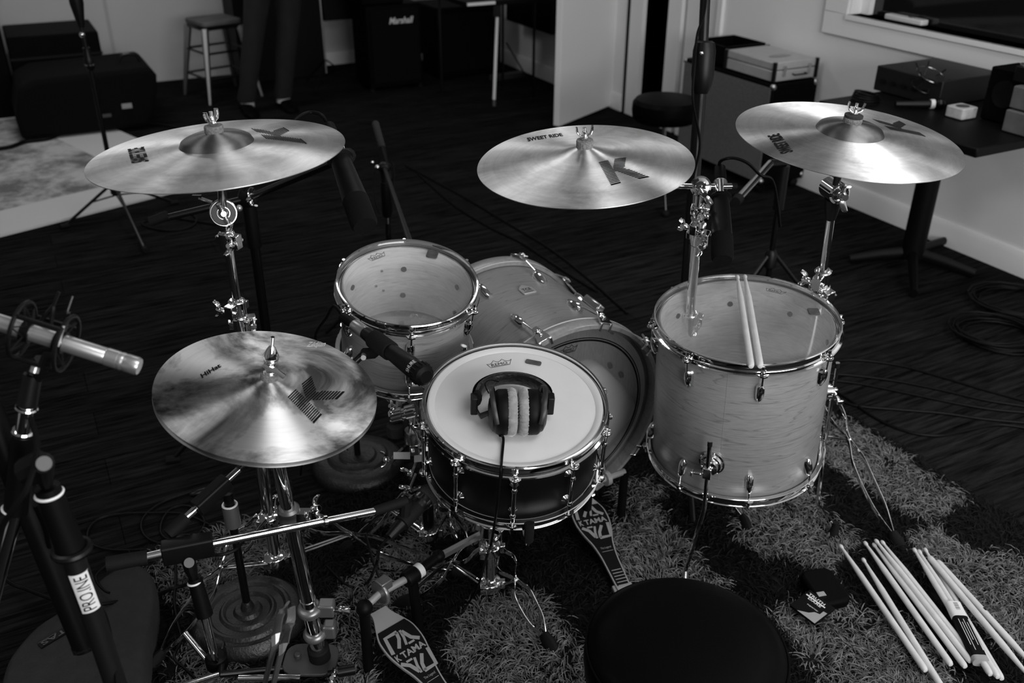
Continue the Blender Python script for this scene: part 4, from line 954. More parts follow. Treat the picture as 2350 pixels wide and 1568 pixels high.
# middle crash stand
tM=D(1608,428,1.98); bM=V3((.51,2.36,0))
st=thing('cymbal_stand','chrome boom cymbal stand carrying the middle crash cymbal','cymbal stand',Matrix.Translation(bM))
axm=(tM-bM); axm.normalize()
def onax(z): return bM+axm*(z/axm.z)
mb=MB().cyl(onax(.06),onax(.60),.0145,n=20); part('lower_tube',mb,'chrome',st); mb=MB().cyl(onax(.58),onax(.84),.0115,n=20); part('middle_tube',mb,'chrome',st)
mb=MB().cyl(onax(.82),tM-axm*.02,.0085,n=20); part('upper_tube',mb,'chrome',st)
tlock(st,onax(.60),axm,.0125,(1,-.5,0)); tlock(st,onax(tM.z-.135),axm,.011,(1,-.6,0),1.15); tlock(st,onax(tM.z-.10),axm,.010,(-.6,-1,0)); tlock(st,onax(tM.z-.065),axm,.009,(1,-.3,0))
cm=V3((.144,1.816,1.078)); nm_=V3((-.06,-.078,.995)).normalized()
endb=D(1690,427,2.0); inner=cm-nm_*.045
mb=MB().cyl(endb,endb+(tM-endb).normalized()*.012,.0065,n=12); part('boom_tip',mb,'rubber',st)
mb=MB().cyl(endb+(tM-endb).normalized()*.010,tM,.0062,n=16).cyl(tM,inner,.0062,n=16); part('boom_arm',mb,'chrome',st)
mb=MB().spin(inner,nm_,[(.010,0),(.018,.006),(.018,.014),(.008,.022),(.005,.04)],20); part('cymbal_seat',mb,'chrome',st)
dv=(CAM-tM).normalized()
mb=MB().spin(tM-dv*.018,dv,[(.018,0),(.022,.003),(.022,.028),(.018,.032),(.012,.033),(.010,.039)],28).cyl(tM,tM-axm*.05,.011,n=16); tl=part('tilter',mb,'chrome',st)
mb=MB(); wingnut(mb,tM+dv*.018+V3((.004,0,-.012)),(dv+V3((.3,0,-.3))).normalized(),1.2,.9); part('wing_nut',mb,'chrome',tl)
mb=MB().cyl(D(1650,412,1.985),D(1651,440,1.985),.0095,n=16); part('boom_collar',mb,'chrome',st)
crown(st,CM,0,fr=.017,fh=.016,ang=rad(10))
hub(st,bM,.2,.085,.015)
for a in (H(1706,1190,.03),bM+V3((.32,.2,.03)),bM+V3((-.10,.42,.03))): braced_leg(st,bM,.215,.085,a,w=1.0)
# ride stand
bR=V3((.815,2.19,0)); tR=D(1915,437,2.09)
st=thing('cymbal_stand','chrome cymbal stand behind the floor tom carrying the right ride cymbal','cymbal stand',Matrix.Translation(bR))
axm=(tR-bR).normalized(); onax=lambda z: bR+axm*(z/axm.z)
mb=MB().cyl(onax(.06),onax(.56),.0145,n=20); part('lower_tube',mb,'chrome',st); mb=MB().cyl(onax(.5),tR-axm*.02,.0098,n=20); part('upper_tube',mb,'chrome',st)
zc=None
for zq in np.arange(.3,.9,.005):
    q=onax(zq)-CAM; yy=784-2150.0*q.dot(UPV)/q.dot(FWV)
    if zc is None and yy<=640: zc=zq
tlock(st,onax(zc),axm,.013,(-.8,-1,0),1.2); tlock(st,onax(zc-.04),axm,.014,(.5,-1,0),1.2)
dv=(CAM-tR); dv.z=0; dv.normalize(); ax=(dv+V3((.5,0,0))).normalized()
mb=MB().spin(tR-axm*.075,axm,[(.011,0),(.017,.03),(.019,.055)],20); part('tilter_base',mb,'black_plastic',st)
mb=MB().spin(tR-ax*.030,ax,[(.020,0),(.024,.003),(.024,.055),(.020,.058),(.017,.058),(.016,.052),(.004,.052)],32); tl=part('tilter',mb,'chrome',st)
mb=MB(); wingnut(mb,tR+ax*.030,ax,1.4,.3); part('wing_nut',mb,'chrome_dull',tl)
cr_=V3((.689,1.898,1.107)); nr=V3((.06,-.077,.995)).normalized()
mb=MB().cyl(tR,cr_-nr*.03,.008,n=16); part('tilter_rod',mb,'black_metal',st); mb=MB().spin(cr_-nr*.04,nr,[(.012,0),(.018,.006),(.018,.012),(.008,.02),(.005,.04)],20); part('cymbal_seat',mb,'chrome_dull',st)
mb=MB().box(tR+V3((0,0,.045)),(.04,.02,.02)); part('tilter_block',mb,'black_plastic',st,bevel=.003)
crown(st,CR,0,fr=.019,fh=.011,dark=True,ang=rad(0))
hub(st,bR,.40,.2,.0150)
braced_leg(st,bR,.36,.19,H(2050,1228,.035),w=1.1,footr=.020,foothr=.055)
braced_leg(st,bR,.36,.19,bR+V3((.10,.42,.03))); braced_leg(st,bR,.36,.19,bR+V3((-.36,.15,.03)))
# hi-hat stand
bH=H(740,1535,.0); bH=V3((bH.x,bH.y,0)); axh=((hatc-hatn*.03)-V3((bH.x,bH.y,.03))).normalized()
st=thing('hi_hat_stand','heavy chrome hi-hat stand in the left foreground with folded legs','hi-hat stand',Matrix.Translation(bH))
onax=lambda z: V3((bH.x,bH.y,.0))+axh*(z/axh.z)
def zat(ypx):
    lo,hi=.0,1.0
    for _ in range(40):
        mi=(lo+hi)/2; q=onax(mi)-CAM; y=784-2150.0*q.dot(UPV)/q.dot(FWV)
        if y>ypx: lo=mi
        else: hi=mi
    return lo
mb=MB().cyl(onax(.02),onax(zat(1375)),.0165,n=28); part('lower_tube',mb,'chrome',st)
mb=MB().cyl(onax(zat(1378)),onax(zat(1180)),.0150,n=28); part('middle_tube',mb,'chrome',st)
mb=MB().cyl(onax(zat(1190)),hatc-hatn*.05,.0135,n=28); part('upper_tube',mb,'chrome',st)
mb=MB().spin(onax(zat(1205)),axh,[(.0165,0),(.0215,.004),(.0215,.045),(.017,.05)],28); cl=part('height_clamp',mb,'hub_grey',st)
p=onax(zat(1180)); mb=MB().box(p+V3((.028,-.004,-.004)),(.026,.02,.03)).cyl(p+V3((.036,-.01,-.01)),p+V3((.040,-.03,.02)),.004,n=10).torus(p+V3((.040,-.018,.006)),(1,.3,.4),.012,.0018,20,6); wingnut(mb,p+V3((.048,-.01,.018)),V3((.8,-.3,.5)).normalized(),1.2); part('clamp_screw',mb,'chrome',cl,bevel=.001)
p=onax(zat(1400)); mb=MB().spin(p,axh,[(.020,-.012),(.026,-.006),(.027,.008),(.020,.012)],28).box(p+V3((.035,.006,0)),(.034,.03,.032)); part('leg_collar',mb,'hub_grey',st,bevel=.007,seg=3)
mb=MB(); mb.cyl(p+V3((.05,0,0)),p+V3((.068,0,0)),.005,n=10); wingnut(mb,p+V3((.062,0,0)),(1,0,0),1.35,1.2); part('wing_nut',mb,'chrome',st)
p2=onax(zat(1455)); mb=MB().spin(p2,axh,[(.020,-.010),(.026,-.006),(.026,.006),(.020,.010)],28).box(p2+V3((.032,.008,.006)),(.028,.03,.036)); part('leg_collar',mb,'hub_grey',st,bevel=.007,seg=3)
p3=onax(.075); mb=MB().spin(p3,axh,[(.022,-.04),(.024,-.038),(.024,0),(.021,.003)],28); part('base_collar',mb,'rubber',st)
mb=MB().rbox((bH.x-.02,bH.y-.01,.038),(.12,.09,.008),.03); mb.cyl(V3((bH.x-.05,bH.y-.005,.04)),V3((bH.x-.05,bH.y-.005,.052)),.008,n=12).cyl(V3((bH.x+.045,bH.y+.03,.04)),V3((bH.x+.045,bH.y+.03,.052)),.007,n=12); part('base_plate',mb,'plate_grey',st,bevel=.002)
# legs of the hi-hat stand: two flat strips converging downwards left
def strip(mb,pts,w,th,hint=(0,0,1)): return mb.tube(smooth_path(pts,5),1,6,flat=(w,th,hint))
for k,(pA,pB,ft) in enumerate((((660,1385),(655,1440),(600,1600)),((668,1395),(690,1470),(618,1615)))):
    a=D(*pA,1.60); b=D(*pB,1.60); z1=D(625,1500,1.55); f=H(*ft,.02)
    mb=MB(); strip(mb,[a,a+(b-a)*.5+V3((-.01,0,0)),z1 if k==0 else D(640,1520,1.56),f],.010,.0025,(.5,.8,.3)); part('leg',mb,'hub_grey',st)
mb=MB().cyl(H(548,1558,.05),H(690,1556,.05),.0085,n=14); part('radius_rod',mb,'chrome',st)
mb=MB().cyl(H(752,1548,.05),H(775,1543,.05),.0075,n=14).cyl(H(776,1543,.05),H(815,1536,.05),.012,n=14); part('stabiliser',mb,'black_metal',st)
mb=MB(); wingnut(mb,H(764,1560,.05),(0,-.5,.8),1.0); part('wing_nut',mb,'chrome',st)
# pull rod and clutch above the hi-hat
M=HT[1]; z0=HT[2](.01)
mb=MB(M).cyl((0,0,-.12),(0,0,z0+.085),.0034,n=12); part('pull_rod',mb,'chrome',st)
mb=MB(M).spin((0,0,z0-.002),(0,0,1),[(.015,0),(.0155,.003),(.0155,.012),(.014,.014)],24); part('felt_washer',mb,'grey_felt',st)
mb=MB(M).spin((0,0,z0+.012),(0,0,1),[(.0135,0),(.0135,.007),(.010,.008),(.0095,.022),(.013,.026),(.014,.034),(.009,.046),(.006,.052),(.0035,.056)],20); cu=part('clutch',mb,'chrome',st)
mb=MB(M); mb.cyl((-.010,-.006,z0+.030),(.014,-.012,z0+.024),.006,n=10).cyl((.012,-.011,z0+.025),(.028,-.016,z0+.018),.0048,n=10); part('clutch_screw',mb,'chrome',cu)
# snare stand
bS=H(1125,1350,.05); bS=V3((bS.x,bS.y,0)); sb=sn_c-sn_n*SND
st=thing('snare_stand','low chrome snare stand with splayed double braced legs under the snare drum','snare stand',Matrix.Translation(bS))
mb=MB().cyl(bS+V3((0,0,.045)),bS+V3((0,0,.24)),.0150,n=24); part('lower_tube',mb,'chrome',st)
mb=MB().cyl(bS+V3((0,0,.22)),V3((bS.x,bS.y,.40)),.0118,n=24); part('upper_tube',mb,'chrome',st)
tlock(st,bS+V3((0,0,.235)),(0,0,1),.0150,(1,-.6,0),1.0)
cb_=sb-sn_n*.035; mb=MB().cyl(bS+V3((0,0,.38)),cb_,.011,n=20).ball(bS+V3((0,0,.385)),.018); part('tilter',mb,'chrome',st)
for a in (40,160,280):
    d=(MS.to_3x3()@V3((math.cos(rad(a)),math.sin(rad(a)),0))); e=sb+d*(SNR+.022)
    mb=MB().tube([cb_,cb_+d*.08-sn_n*.004,e-sn_n*.028,e-sn_n*.004],.0055,8); ar=part('basket_arm',mb,'chrome',st)
    mb=MB().tube([e-sn_n*.02,e+sn_n*.008,e-d*.004+sn_n*.03],.010,10,flat=(.7,1,tuple(d))); part('rubber_grip',mb,'rubber',ar)
hub(st,bS,.175,.065,.0155)
for px,w_ in (((1252,1462),1.0),((938,1376),1.0),((1150,1120),1.0)):
    f=H(px[0],px[1],.035) if px[0]!=1150 else bS+V3((.06,.30,.03)); braced_leg(st,bS,.19,.065,f,w=w_,footr=.019,foothr=.045)
# rack tom stand
bT=H(985,1228,.06); bT=V3((bT.x,bT.y,0))
st=thing('tom_stand','chrome tom stand holding the rack tom, behind the snare drum','tom stand',Matrix.Translation(bT))
mb=MB().cyl(bT+V3((0,0,.04)),bT+V3((0,0,.34)),.0145,n=20); part('lower_tube',mb,'black_metal',st)
mb=MB().cyl(bT+V3((0,0,.32)),bT+V3((0,0,.53)),.0115,n=20); part('upper_tube',mb,'chrome',st)
def P(px,py): return D(px,py,2.14)
mb=MB().spin(P(925,962)-V3((.03,0,-.005)),(1,.1,.25),[(.014,0),(.017,.004),(.017,.028),(.013,.030),(.013,.036),(.017,.038),(.017,.058),(.014,.062)],24); part('mount_block',mb,'chrome',st)
mb=MB().spin(P(946,1000)-V3((0,0,.018)),(0,0,1),[(.016,0),(.019,.003),(.019,.028),(.017,.034)],24).cyl(P(946,985),P(944,955),.007,.012,n=14); part('mount_tube',mb,'chrome_dull',st)
mb=MB().prism([(x*.020,y*.020) for x,y in [(math.cos(rad(45*i+22)),math.sin(rad(45*i+22))) for i in range(8)]],0,.03)
k=MB(frame(P(907,978)-V3((0,0,.012)),(0,0,1))); k.prism([(.021*math.cos(rad(45*i+22)),.021*math.sin(rad(45*i+22))) for i in range(8)],-.012,.016); part('adjust_knob',k,'bag_grey',st,bevel=.002)
mb=MB().tube([P(915,955),P(912,942),rk_c-rk_n*(RKD+.02)],.008,8); part('mount_arm',mb,'chrome',st)
for px,ax_,sp in (((893,1055),(-1,-.3,.2),.2),((945,1085),(-.7,-.6,.3),.9),((940,1122),(-.9,-.2,.4),1.4),((905,935),(-.6,-.5,.6),.3)):
    mb=MB(); wingnut(mb,P(*px),V3(ax_).normalized(),.95,sp+.5); mb.cyl(P(*px),P(*px)+(V3((bT.x,bT.y,P(*px).z-.01))-P(*px))*.35,.0035,n=8); part('wing_nut',mb,'chrome',st)
q=P(922,1046); mb=MB(frame(q,(0,-1,.5))).box((0,0,0),(.038,.016,.0015)); part('tape_tag',mb,'white_tape',st,'white tape tag'); q=P(960,1053); mb=MB(frame(q,(.5,-1,.4))).box((0,0,0),(.02,.015,.0015)); part('tape_tag',mb,'white_tape',st,'white tape tag')
tlock(st,bT+V3((0,0,.335)),(0,0,1),.014,(-1,-.2,0)); hub(st,bT,.185,.07,.0145)
for f in (H(803,1250,.03),H(1078,1262,.03),bT+V3((.05,.33,.03))): braced_leg(st,bT,.205,.07,f,w=1.0)
# ================================================================== DOUBLE PEDAL
def footboard(par,heel,toe,width=.085,thick=.006,toe_text=True,text_at=.62,lines=True):
    """curved waisted board; local x across, y from heel to toe"""
    ydir=(toe-heel); L=ydir.length; yd=ydir.normalized(); xd=yd.cross(V3((0,0,1))).normalized(); zd=xd.cross(yd)
    M=Matrix((xd,yd,zd)).transposed().to_4x4(); M.translation=heel
    # half width along the board
    prof=[(0,.36),(.10,.40),(.22,.43),(.34,.47),(.46,.60),(.56,.82),(.66,.98),(.74,1.0),(.80,.95),(.87,.75),(.93,.55),(.97,.46),(1,.44)]
    W=width/2
    P=smooth_path([(h*W,t*L,0) for t,h in prof],3)
    right=[(p.x,p.y) for p in P]; poly=right+[(-x,y) for x,y in reversed(right)]
    mb=MB(M).prism(poly,-thick,0); fb=part('footboard',mb,'pedal_grey',par)
    inn=[(x-.0035,y) for x,y in right if .05*L<y<.86*L]; poly2=inn+[(-x,y) for x,y in reversed(inn)]
    mb=MB(M).prism(poly2,.0001,.0012); part('footboard_face',mb,'pedal_black',fb,'black inlay with grey lettering')
    mb=MB(M); z=.0018; zf=lambda x,y:z; y0=text_at*L; w=W*.80
    put_text(mb,'TAMA',(-w*.62,y0-.0),(w*1.62,0),(0,.016),zf,.03); put_text(mb,'K',(-w*1.0,y0),(w*.28,0),(0,.016),zf,.03)
    # big D-N style emblem above and below the word
    def em(s,y1):
        A=lambda a,b:(s*a*w,y1+s*b*.042)
        mb.stroke([A(-.95,0),A(-.78,1),A(.05,1)],.009,z); mb.stroke([A(.0,1.0),A(-.1,.6),A(-.45,.12)],.008,z); mb.stroke([A(.25,1.0),A(.2,.55),A(.05,.1)],.006,z)
        mb.stroke([A(.3,.9),A(.55,.35),A(.95,.05)],.009,z); mb.stroke([A(.2,.1),A(.6,.1)],.005,z)
    em(1,y0+.021); em(-1,y0-.005)
    put_text(mb,'The Legend',(-w*.35,.40*L),(w*.75,0),(0,.008),zf); mb.stroke([(-w*.35,.38*L),(w*.45,.38*L)],.0012,z)
    for i in range(6): mb.stroke([(-.012+.0,(.06+.028*i)*L),(.018-.001*i,(.06+.028*i)*L)],.0022,z)
    part('footboard_print',mb,'pedal_grey',fb,'grey emblem and lettering')
    mb=MB(M).box((0,L*.01,-.012),(width*.55,.05,.014)); part('heel_plate',mb,'pedal_grey',par,bevel=.002)
    return M,L
heel=H(1437,1358,.035); toe=H(1328,1130,.105)
Mq=Matrix.Translation(V3((heel.x,heel.y,0)))
pd=thing('double_bass_drum_pedal','double bass drum pedal with two lettered footboards joined by a drive shaft','drum pedal',Mq)
footboard(pd,heel,toe,.094,text_at=.66)
sh_=H(1075,1668,.035); st_=H(868,1400,.120)
footboard(pd,sh_,st_,.094,text_at=.60)
hubp=H(836,1396,.20); c1=H(872,1362,.205); c2=H(945,1322,.2); c3=H(1040,1252,.2); endp=V3((.20,1.965,.17))
mb=MB().cyl(hubp,c1,.008,n=12).cyl(c1,c2,.0085,n=12); part('axle',mb,'pedal_grey',pd)
mb=MB().ball(hubp,.019,14).cyl(V3((hubp.x-.003,hubp.y,.015)),hubp,.012,n=14); part('post',mb,'black_satin',pd)
p2=V3((c2.x+.01,c2.y-.0,0)); mb=MB().cyl(p2+V3((0,0,.015)),c2,.012,n=14).spin(c2-(c3-c2).normalized()*.02,(c3-c2),[(.018,0),(.020,.004),(.020,.03),(.016,.034)],20); part('post',mb,'black_satin',pd)
mb=MB().spin(c2+(c3-c2).normalized()*.014,(c3-c2),[(.017,0),(.017,.014)],20); part('bearing_cap',mb,'trim_paint',pd,'pale bearing cap')
u_=(c2-hubp).normalized(); fm=frame(c1-u_*.0,u_,(0,0,1))
mb=MB(fm).spin((0,0,-.004),(0,0,1),[(.010,0),(.026,.001),(.028,.004),(.028,.010),(.024,.012),(.010,.013)],28).box((.02,0,.012),(.022,.026,.03)); part('cam',mb,'hub_grey',pd,bevel=.002)
mb=MB(fm).tube([(0,0,.012),(.06,-.03,.012),(.13,-.05,.012)],.003,8); bt=part('beater_rod',mb,'black_metal',pd)
mb=MB().box(((hubp.x+p2.x)/2+.0,(hubp.y+p2.y)/2,.011),(.17,.02,.012)); 
M5=frame(V3((0,0,0)),(0,0,1),(p2-V3((hubp.x,hubp.y,0)))); 
mb=MB().tube([V3((hubp.x-.0,hubp.y,.012)),V3((p2.x,p2.y,.012))],.012,4,flat=(.5,1.6,(0,0,1))); part('base_frame',mb,'black_satin',pd)
mb=MB().tube([V3((hubp.x,hubp.y,.012)),V3((sh_.x,sh_.y,.012))],.012,4,flat=(.35,1.8,(0,0,1))); part('base_plate',mb,'black_satin',pd)
mb=MB().cyl(c2+(c3-c2).normalized()*.03,c2+(c3-c2).normalized()*.075,.012,n=12).ball(c2+(c3-c2).normalized()*.085,.016,12); part('universal_joint',mb,'black_satin',pd)
mb=MB().cyl(c2+(c3-c2).normalized()*.07,c3+(endp-c3)*.30,.010,n=6).cyl(c3+(endp-c3)*.30,endp,.007,n=6); part('drive_shaft',mb,'hub_grey',pd)
tb=endp; part('post',MB().cyl(V3((tb.x,tb.y,.02)),tb,.012,n=12),'black_satin',pd); part('post',MB().cyl(V3((tb.x+.10,tb.y+.06,.02)),tb+V3((.10,.06,0)),.012,n=12),'black_satin',pd)
mb=MB().cyl(tb,tb+V3((.10,.06,0)),.0085,n=12).spin(tb+V3((.05,.03,0)),(.85,.5,0),[(.02,-.006),(.02,.006)],20); part('axle',mb,'pedal_grey',pd)
mb=MB().tube([V3((tb.x,tb.y,.014)),V3((tb.x+.10,tb.y+.06,.014))],.012,4,flat=(.5,1.6,(0,0,1))).tube([V3((tb.x+.05,tb.y+.03,.014)),V3((heel.x,heel.y,.014))],.012,4,flat=(.35,1.8,(0,0,1))); part('base_frame',mb,'black_satin',pd)
mb=MB().tube([tb+V3((.05,.03,0)),tb+V3((.03,.02,.10)),tb+V3((.035,.00,.15))],.003,8); bt=part('beater_rod',mb,'chrome',pd)
mb=MB().cyl(tb+V3((.03,.01,.155)),tb+V3((.02,.045,.155)),.020,n=18); part('beater',mb,'black_felt',bt)

# ================================================================== THRONE
tc_=V3((.302,1.168,.445)); tn=V3((-.02,-.02,1)).normalized()
M=frame(V3((tc_.x,tc_.y,0)),(0,0,1)); t=thing('drum_throne','black round padded drum throne in the right foreground seen from above','drum throne',M)
TR=.172
mb=MB(M).lathe([(.01,.345),(TR-.02,.345),(TR-.004,.352),(TR,.365),(TR+.003,.39),(TR+.002,.415),(TR-.006,.432),(TR-.022,.442),(TR-.05,.447),(.08,.449),(.01,.450)],96,capb=True,capt=True); part('seat',mb,'leatherette',t)
mb=MB(M).torus((0,0,.424),(0,0,1),TR-.0005,.0022,96,6); part('piping',mb,'black_vinyl',t)
mb=MB(M).cyl((0,0,.05),(0,0,.345),.016,n=20).spin((0,0,.2),(0,0,1),[(.018,0),(.028,.01),(.028,.04),(.018,.05)],20); part('post',mb,'chrome',t)
for a in (50,170,290):
    q=V3((math.cos(rad(a)),math.sin(rad(a)),0)); mb=MB(M).tube([q*.02+V3((0,0,.24)),q*.28+V3((0,0,.02))],.009,8,flat=(1.2,.5,(0,0,1))).tube([q*.02+V3((0,0,.07)),q*.15+V3((0,0,.13))],.006,6); lg=part('leg',mb,'chrome',t)
    mb=MB(M).ball(q*.285+V3((0,0,.018)),.018); part('rubber_foot',mb,'rubber',lg)

# ================================================================== HEADPHONES
hz=szt+.0026
a=onF(1187,950,MS,hz+.04); MHp=MS@Matrix.Translation((a.x,a.y,hz))@Matrix.Rotation(rad(3),4,'Z')
hp=thing('headphones','black closed headphones with grey velour ear pads lying on the snare drum head','headphones',MHp)
CR_=.046    # cup radius
def cup(side):
    # disc axis along local x, standing on its edge, leaning back
    tilt=Matrix.Rotation(rad(-16),4,'X')
    Mc=MHp@Matrix.Translation((side*.002,0,CR_+.001))@tilt@Matrix(((0,0,side,0),(0,1,0,0),(-side,0,0,0) if False else (1,0,0,0),(0,0,0,1)))
    Mc=MHp@Matrix.Translation((side*.001,0,CR_-.001))@tilt@frame((0,0,0),(side,0,0),(0,0,1)).to_3x3().to_4x4()
    mb=MB(Mc); r=CR_
    # velour pad with soft wrinkles
    n=110; prof=[(r*.55,.001),(r*.72,.0),(r*.93,.0025),(r*1.0,.009),(r*.99,.015),(r*.92,.019)]
    vs_=[];fs_=[]; m=len(prof)
    for i in range(n):
        q=2*PI*i/n; wv=1+.022*math.sin(i*2.7+side)+.014*math.sin(i*1.3)
        for rr,z in prof: vs_.append((rr*wv*math.cos(q),rr*wv*math.sin(q),z+.0008*math.sin(i*2.1)))
    for i in range(n):
        j=(i+1)%n
        for k in range(m-1): fs_.append((i*m+k,j*m+k,j*m+k+1,i*m+k+1))
    mb.add(vs_,fs_); part('ear_pad',mb,'velour',hp,'grey velour ear pad',smooth=100)
    mb=MB(Mc).lathe([(r*.5,.018),(r*.94,.018),(r*.965,.021),(r*.955,.036),(r*.90,.040),(r*.86,.041)],64); part('ear_cup',mb,'black_satin',hp)
    mb=MB(Mc).lathe([(r*.86,.041),(r*.80,.047),(r*.55,.053),(r*.3,.055),(.001,.0555)],64); part('cup_cover',mb,'black_plastic',hp)
    # yoke: half ring round the cup from the slider
    pts=[]
    for i in range(15):
        q=rad(-92+ i*184/14); pts.append((r*1.08*math.cos(q),r*1.08*math.sin(q),.034))
    mb=MB(Mc)
    arc=[( r*1.10*math.cos(rad(aa)), side*-1*0+r*1.10*math.sin(rad(aa)), .040+.010*math.cos(rad(aa))) for aa in range(-90,91,12)]
    mb.tube(arc,.0026,8,flat=(1.9,.6,(0,0,1))); part('yoke',mb,'yoke_metal',hp)
for s_ in (-1,1): cup(s_)
# headband arc behind the cups, lying towards the back
def hb(t_):   # t in -1..1
    q=t_*PI/2; return V3((-.008+.068*math.sin(q), .034+.074*math.cos(q), .050-.014*math.cos(q)))
pts=[hb(i/12) for i in range(-12,13)]
mb=MB(MHp).tube(pts,1,12,flat=(.019,.0095,(0,-.35,1))); part('headband_pad',mb,'band_leather',hp)
pts2=[p+V3((0,0,0))+(p-V3((0,.02,.05))).normalized()*.009 for p in pts]
mb=MB(MHp).tube(pts2,1,8,flat=(.017,.0022,(0,-.35,1))); part('headband',mb,'black_vinyl',hp)
for s_ in (-1,1):
    p=hb(s_*1.0); mb=MB(MHp).rbox((p.x+s_*.006,p.y-.006,p.z-.010),(.014,.020,.042),.003); part('slider',mb,'black_plastic',hp,bevel=.0015)
    mb=MB(MHp).tube([(p.x+s_*.002,p.y-.008,p.z-.022),(p.x-s_*.006,p.y-.03,p.z-.020),(s_*.050,.0,.046),(s_*.052,-.01,.03)],.0045,8,flat=(1.5,.6,(0,0,1))); part('slider_arm',mb,'yoke_metal',hp)
mb=MB(MHp).tube(smooth_path([(-.055,.02,.075),(-.062,.04,.082),(-.05,.052,.08),(-.035,.045,.082)],4),.0012,6); part('signal_wire',mb,'cable_black',hp)
# headphone cable: off the cup, over the rim, down to the floor
zc=hz+.003
w0=MHp@V3((-.034,-.036,.018)); w1=MS@V3(tuple(onF(1155,1010,MS,zc))[:2]+(zc+.004,))
w2=MS@V3(tuple(onF(1152,1050,MS,zc))[:2]+(zc,)); a=onF(1150,1072,MS,SND+.004); w3=MS@V3((a.x,a.y,SND+.004)); rim=MS@V3((a.x-.001,-(SNR+.020),SND-.012))
w4=MS@V3((a.x-.004,-(SNR+.028),SND*.5)); w5=MS@V3((a.x-.012,-(SNR+.020),-.03)); 
w6=D(1118,1275,1.79); w7=H(1095,1350,.12); w8=H(1058,1410,.03)
pts=smooth_path([w0,w1,w2,w3,rim,w4,w5,w6,w7,w8],7)
solo('headphone_cable',MB().tube(pts,.0027,8),'cable_black','black cable running from the headphones over the snare rim down to the rug','cable',Matrix.Translation(w8))

# ================================================================== DRUMSTICKS
def stick_mb(p0,p1,L=None,r=.0074,zup=0):
    """tip at p0, butt at p1"""
    d=(p1-p0); L=d.length; mb=MB(frame(p0,d,(.1,.2,1)))
    pr=[(.0012,0),(.0042,.003),(.0052,.008),(.0048,.013),(.0034,.017),(.0036,.021),(r*.98,L*.27),(r,L*.4),(r,L-.012),(r*.93,L-.006),(r*.7,L-.001),(r*.3,L)]
    return mb.lathe(pr,14,capb=True,capt=True)
def stick(label,pa,pb,z0,z1,group,r=.0074,Lmax=.406):
    a=H(*pa,z0); b=H(*pb,z1); 
    if Lmax and abs((b-a).length-Lmax)>.004: b=a+(b-a).normalized()*Lmax
    mb=stick_mb(a,b,r=r); return solo('drumstick',mb,'hickory',label,'drumstick',frame(a,b-a,(.1,.2,1)),group)
G='drumsticks scattered on the shag rug'
zr=.042
stick('pale drumstick on the rug with a chipped edge, leftmost of the loose sticks',(1927,1250),(2125,1541),zr,zr,G,Lmax=None)
stick('drumstick on the rug crossing under the butt of the leftmost stick, tip lying lowest',(1979,1281),(2170,1592),zr,zr,G,Lmax=None)
stick('single drumstick on the rug between the two left sticks and the close group of three',(1983,1243),(2183,1527),zr,zr,G,Lmax=None)
stick('slightly darker drumstick on the rug, left one of the close group of three',(2003,1247),(2216,1532),zr+.001,zr+.001,G,Lmax=None)
stick('drumstick on the rug, middle one of the close group of three, reaching furthest up',(2008,1238),(2228,1520),zr+.013,zr+.004,G,Lmax=None)
stick('drumstick on the rug, right one of the close group of three beside the sleeve',(2022,1241),(2243,1523),zr,zr,G,Lmax=None)
stick('drumstick of the sleeved pair on the rug, left one, thinner tip above the barcode sleeve',(2096,1258),(2274,1550),zr+.010,zr+.010,G,Lmax=None)
stick('drumstick of the sleeved pair on the rug, right one',(2107,1262),(2291,1556),zr+.012,zr+.012,G,Lmax=None)
stick('drumstick lying under the top end of the right pair of sticks beside the sleeve',(2121,1258),(2300,1560),zr,zr-.004,G,r=.007,Lmax=None)
stick('drumstick at the right reaching out of frame, butt end upward, left of the last two',(2380,1575),(2132,1278),zr+.012,zr+.014,G,Lmax=None,r=.0078)
stick('rightmost drumstick on the rug, printed with a small dark mark',(2396,1556),(2151,1288),zr+.004,zr+.006,G,Lmax=None,r=.0078)
# printed marks on sticks, children of nothing visible: small ink bands as own parts of the right stick
rs=bpy.data.objects['drumstick.010']; 
def band(o,t0,t1,name,mat,k=1.02):
    M=WM[o.name]; L=max(v.co.z for v in o.data.vertices); mb=MB(M)
    r=.0080; mb.add([(r*math.cos(rad(aa)),r*math.sin(rad(aa)),L*t) for t in (t0,t1) for aa in range(-10,80,10)],[(i,i+1,i+10,i+9) for i in range(8)])
    p=part(name,mb,mat,o); return p
band(rs,.52,.545,'printed_mark','ink'); 
# cardboard sleeve round the pair
a=H(2188,1383,zr+.018); b=H(2248,1506,zr+.018); d=(b-a).normalized(); MSl=frame((a+b)/2,(0,0,1),d); MSl=Matrix(((d.x,-d.y,0,0),(d.y,d.x,0,0),(0,0,1,0),(0,0,0,1))); MSl.translation=(a+b)/2
Ls=(b-a).length; t=thing('stick_sleeve','black cardboard sleeve with barcode wrapped round the pair of drumsticks','packaging',MSl)
def hull(hw,zl,zh,x0,x1): 
    sec=[(hw*math.copysign(abs(math.cos(rad(q)))**.5,math.cos(rad(q))), (zl+zh)/2+(zh-zl)/2*math.copysign(abs(math.sin(rad(q)))**.7,math.sin(rad(q)))) for q in range(0,360,20)]
    return [[(x,y,z) for y,z in sec] for x in (x0,x1)]
mb=MB(MSl).loft(hull(.0175,-.017,.0045,-Ls*.22,Ls*.5)); part('sleeve_body',mb,'ink',t)
mb=MB(MSl).loft(hull(.0177,-.017,.0047,-Ls*.5,-Ls*.22)); part('barcode_panel',mb,'white_tape',t,'white barcode panel')
mb=MB(MSl).loft(hull(.0178,-.017,.0047,Ls*.5,Ls*.5+.014)); part('tape_band',mb,'paper_grey',t)
mb=MB(MSl)
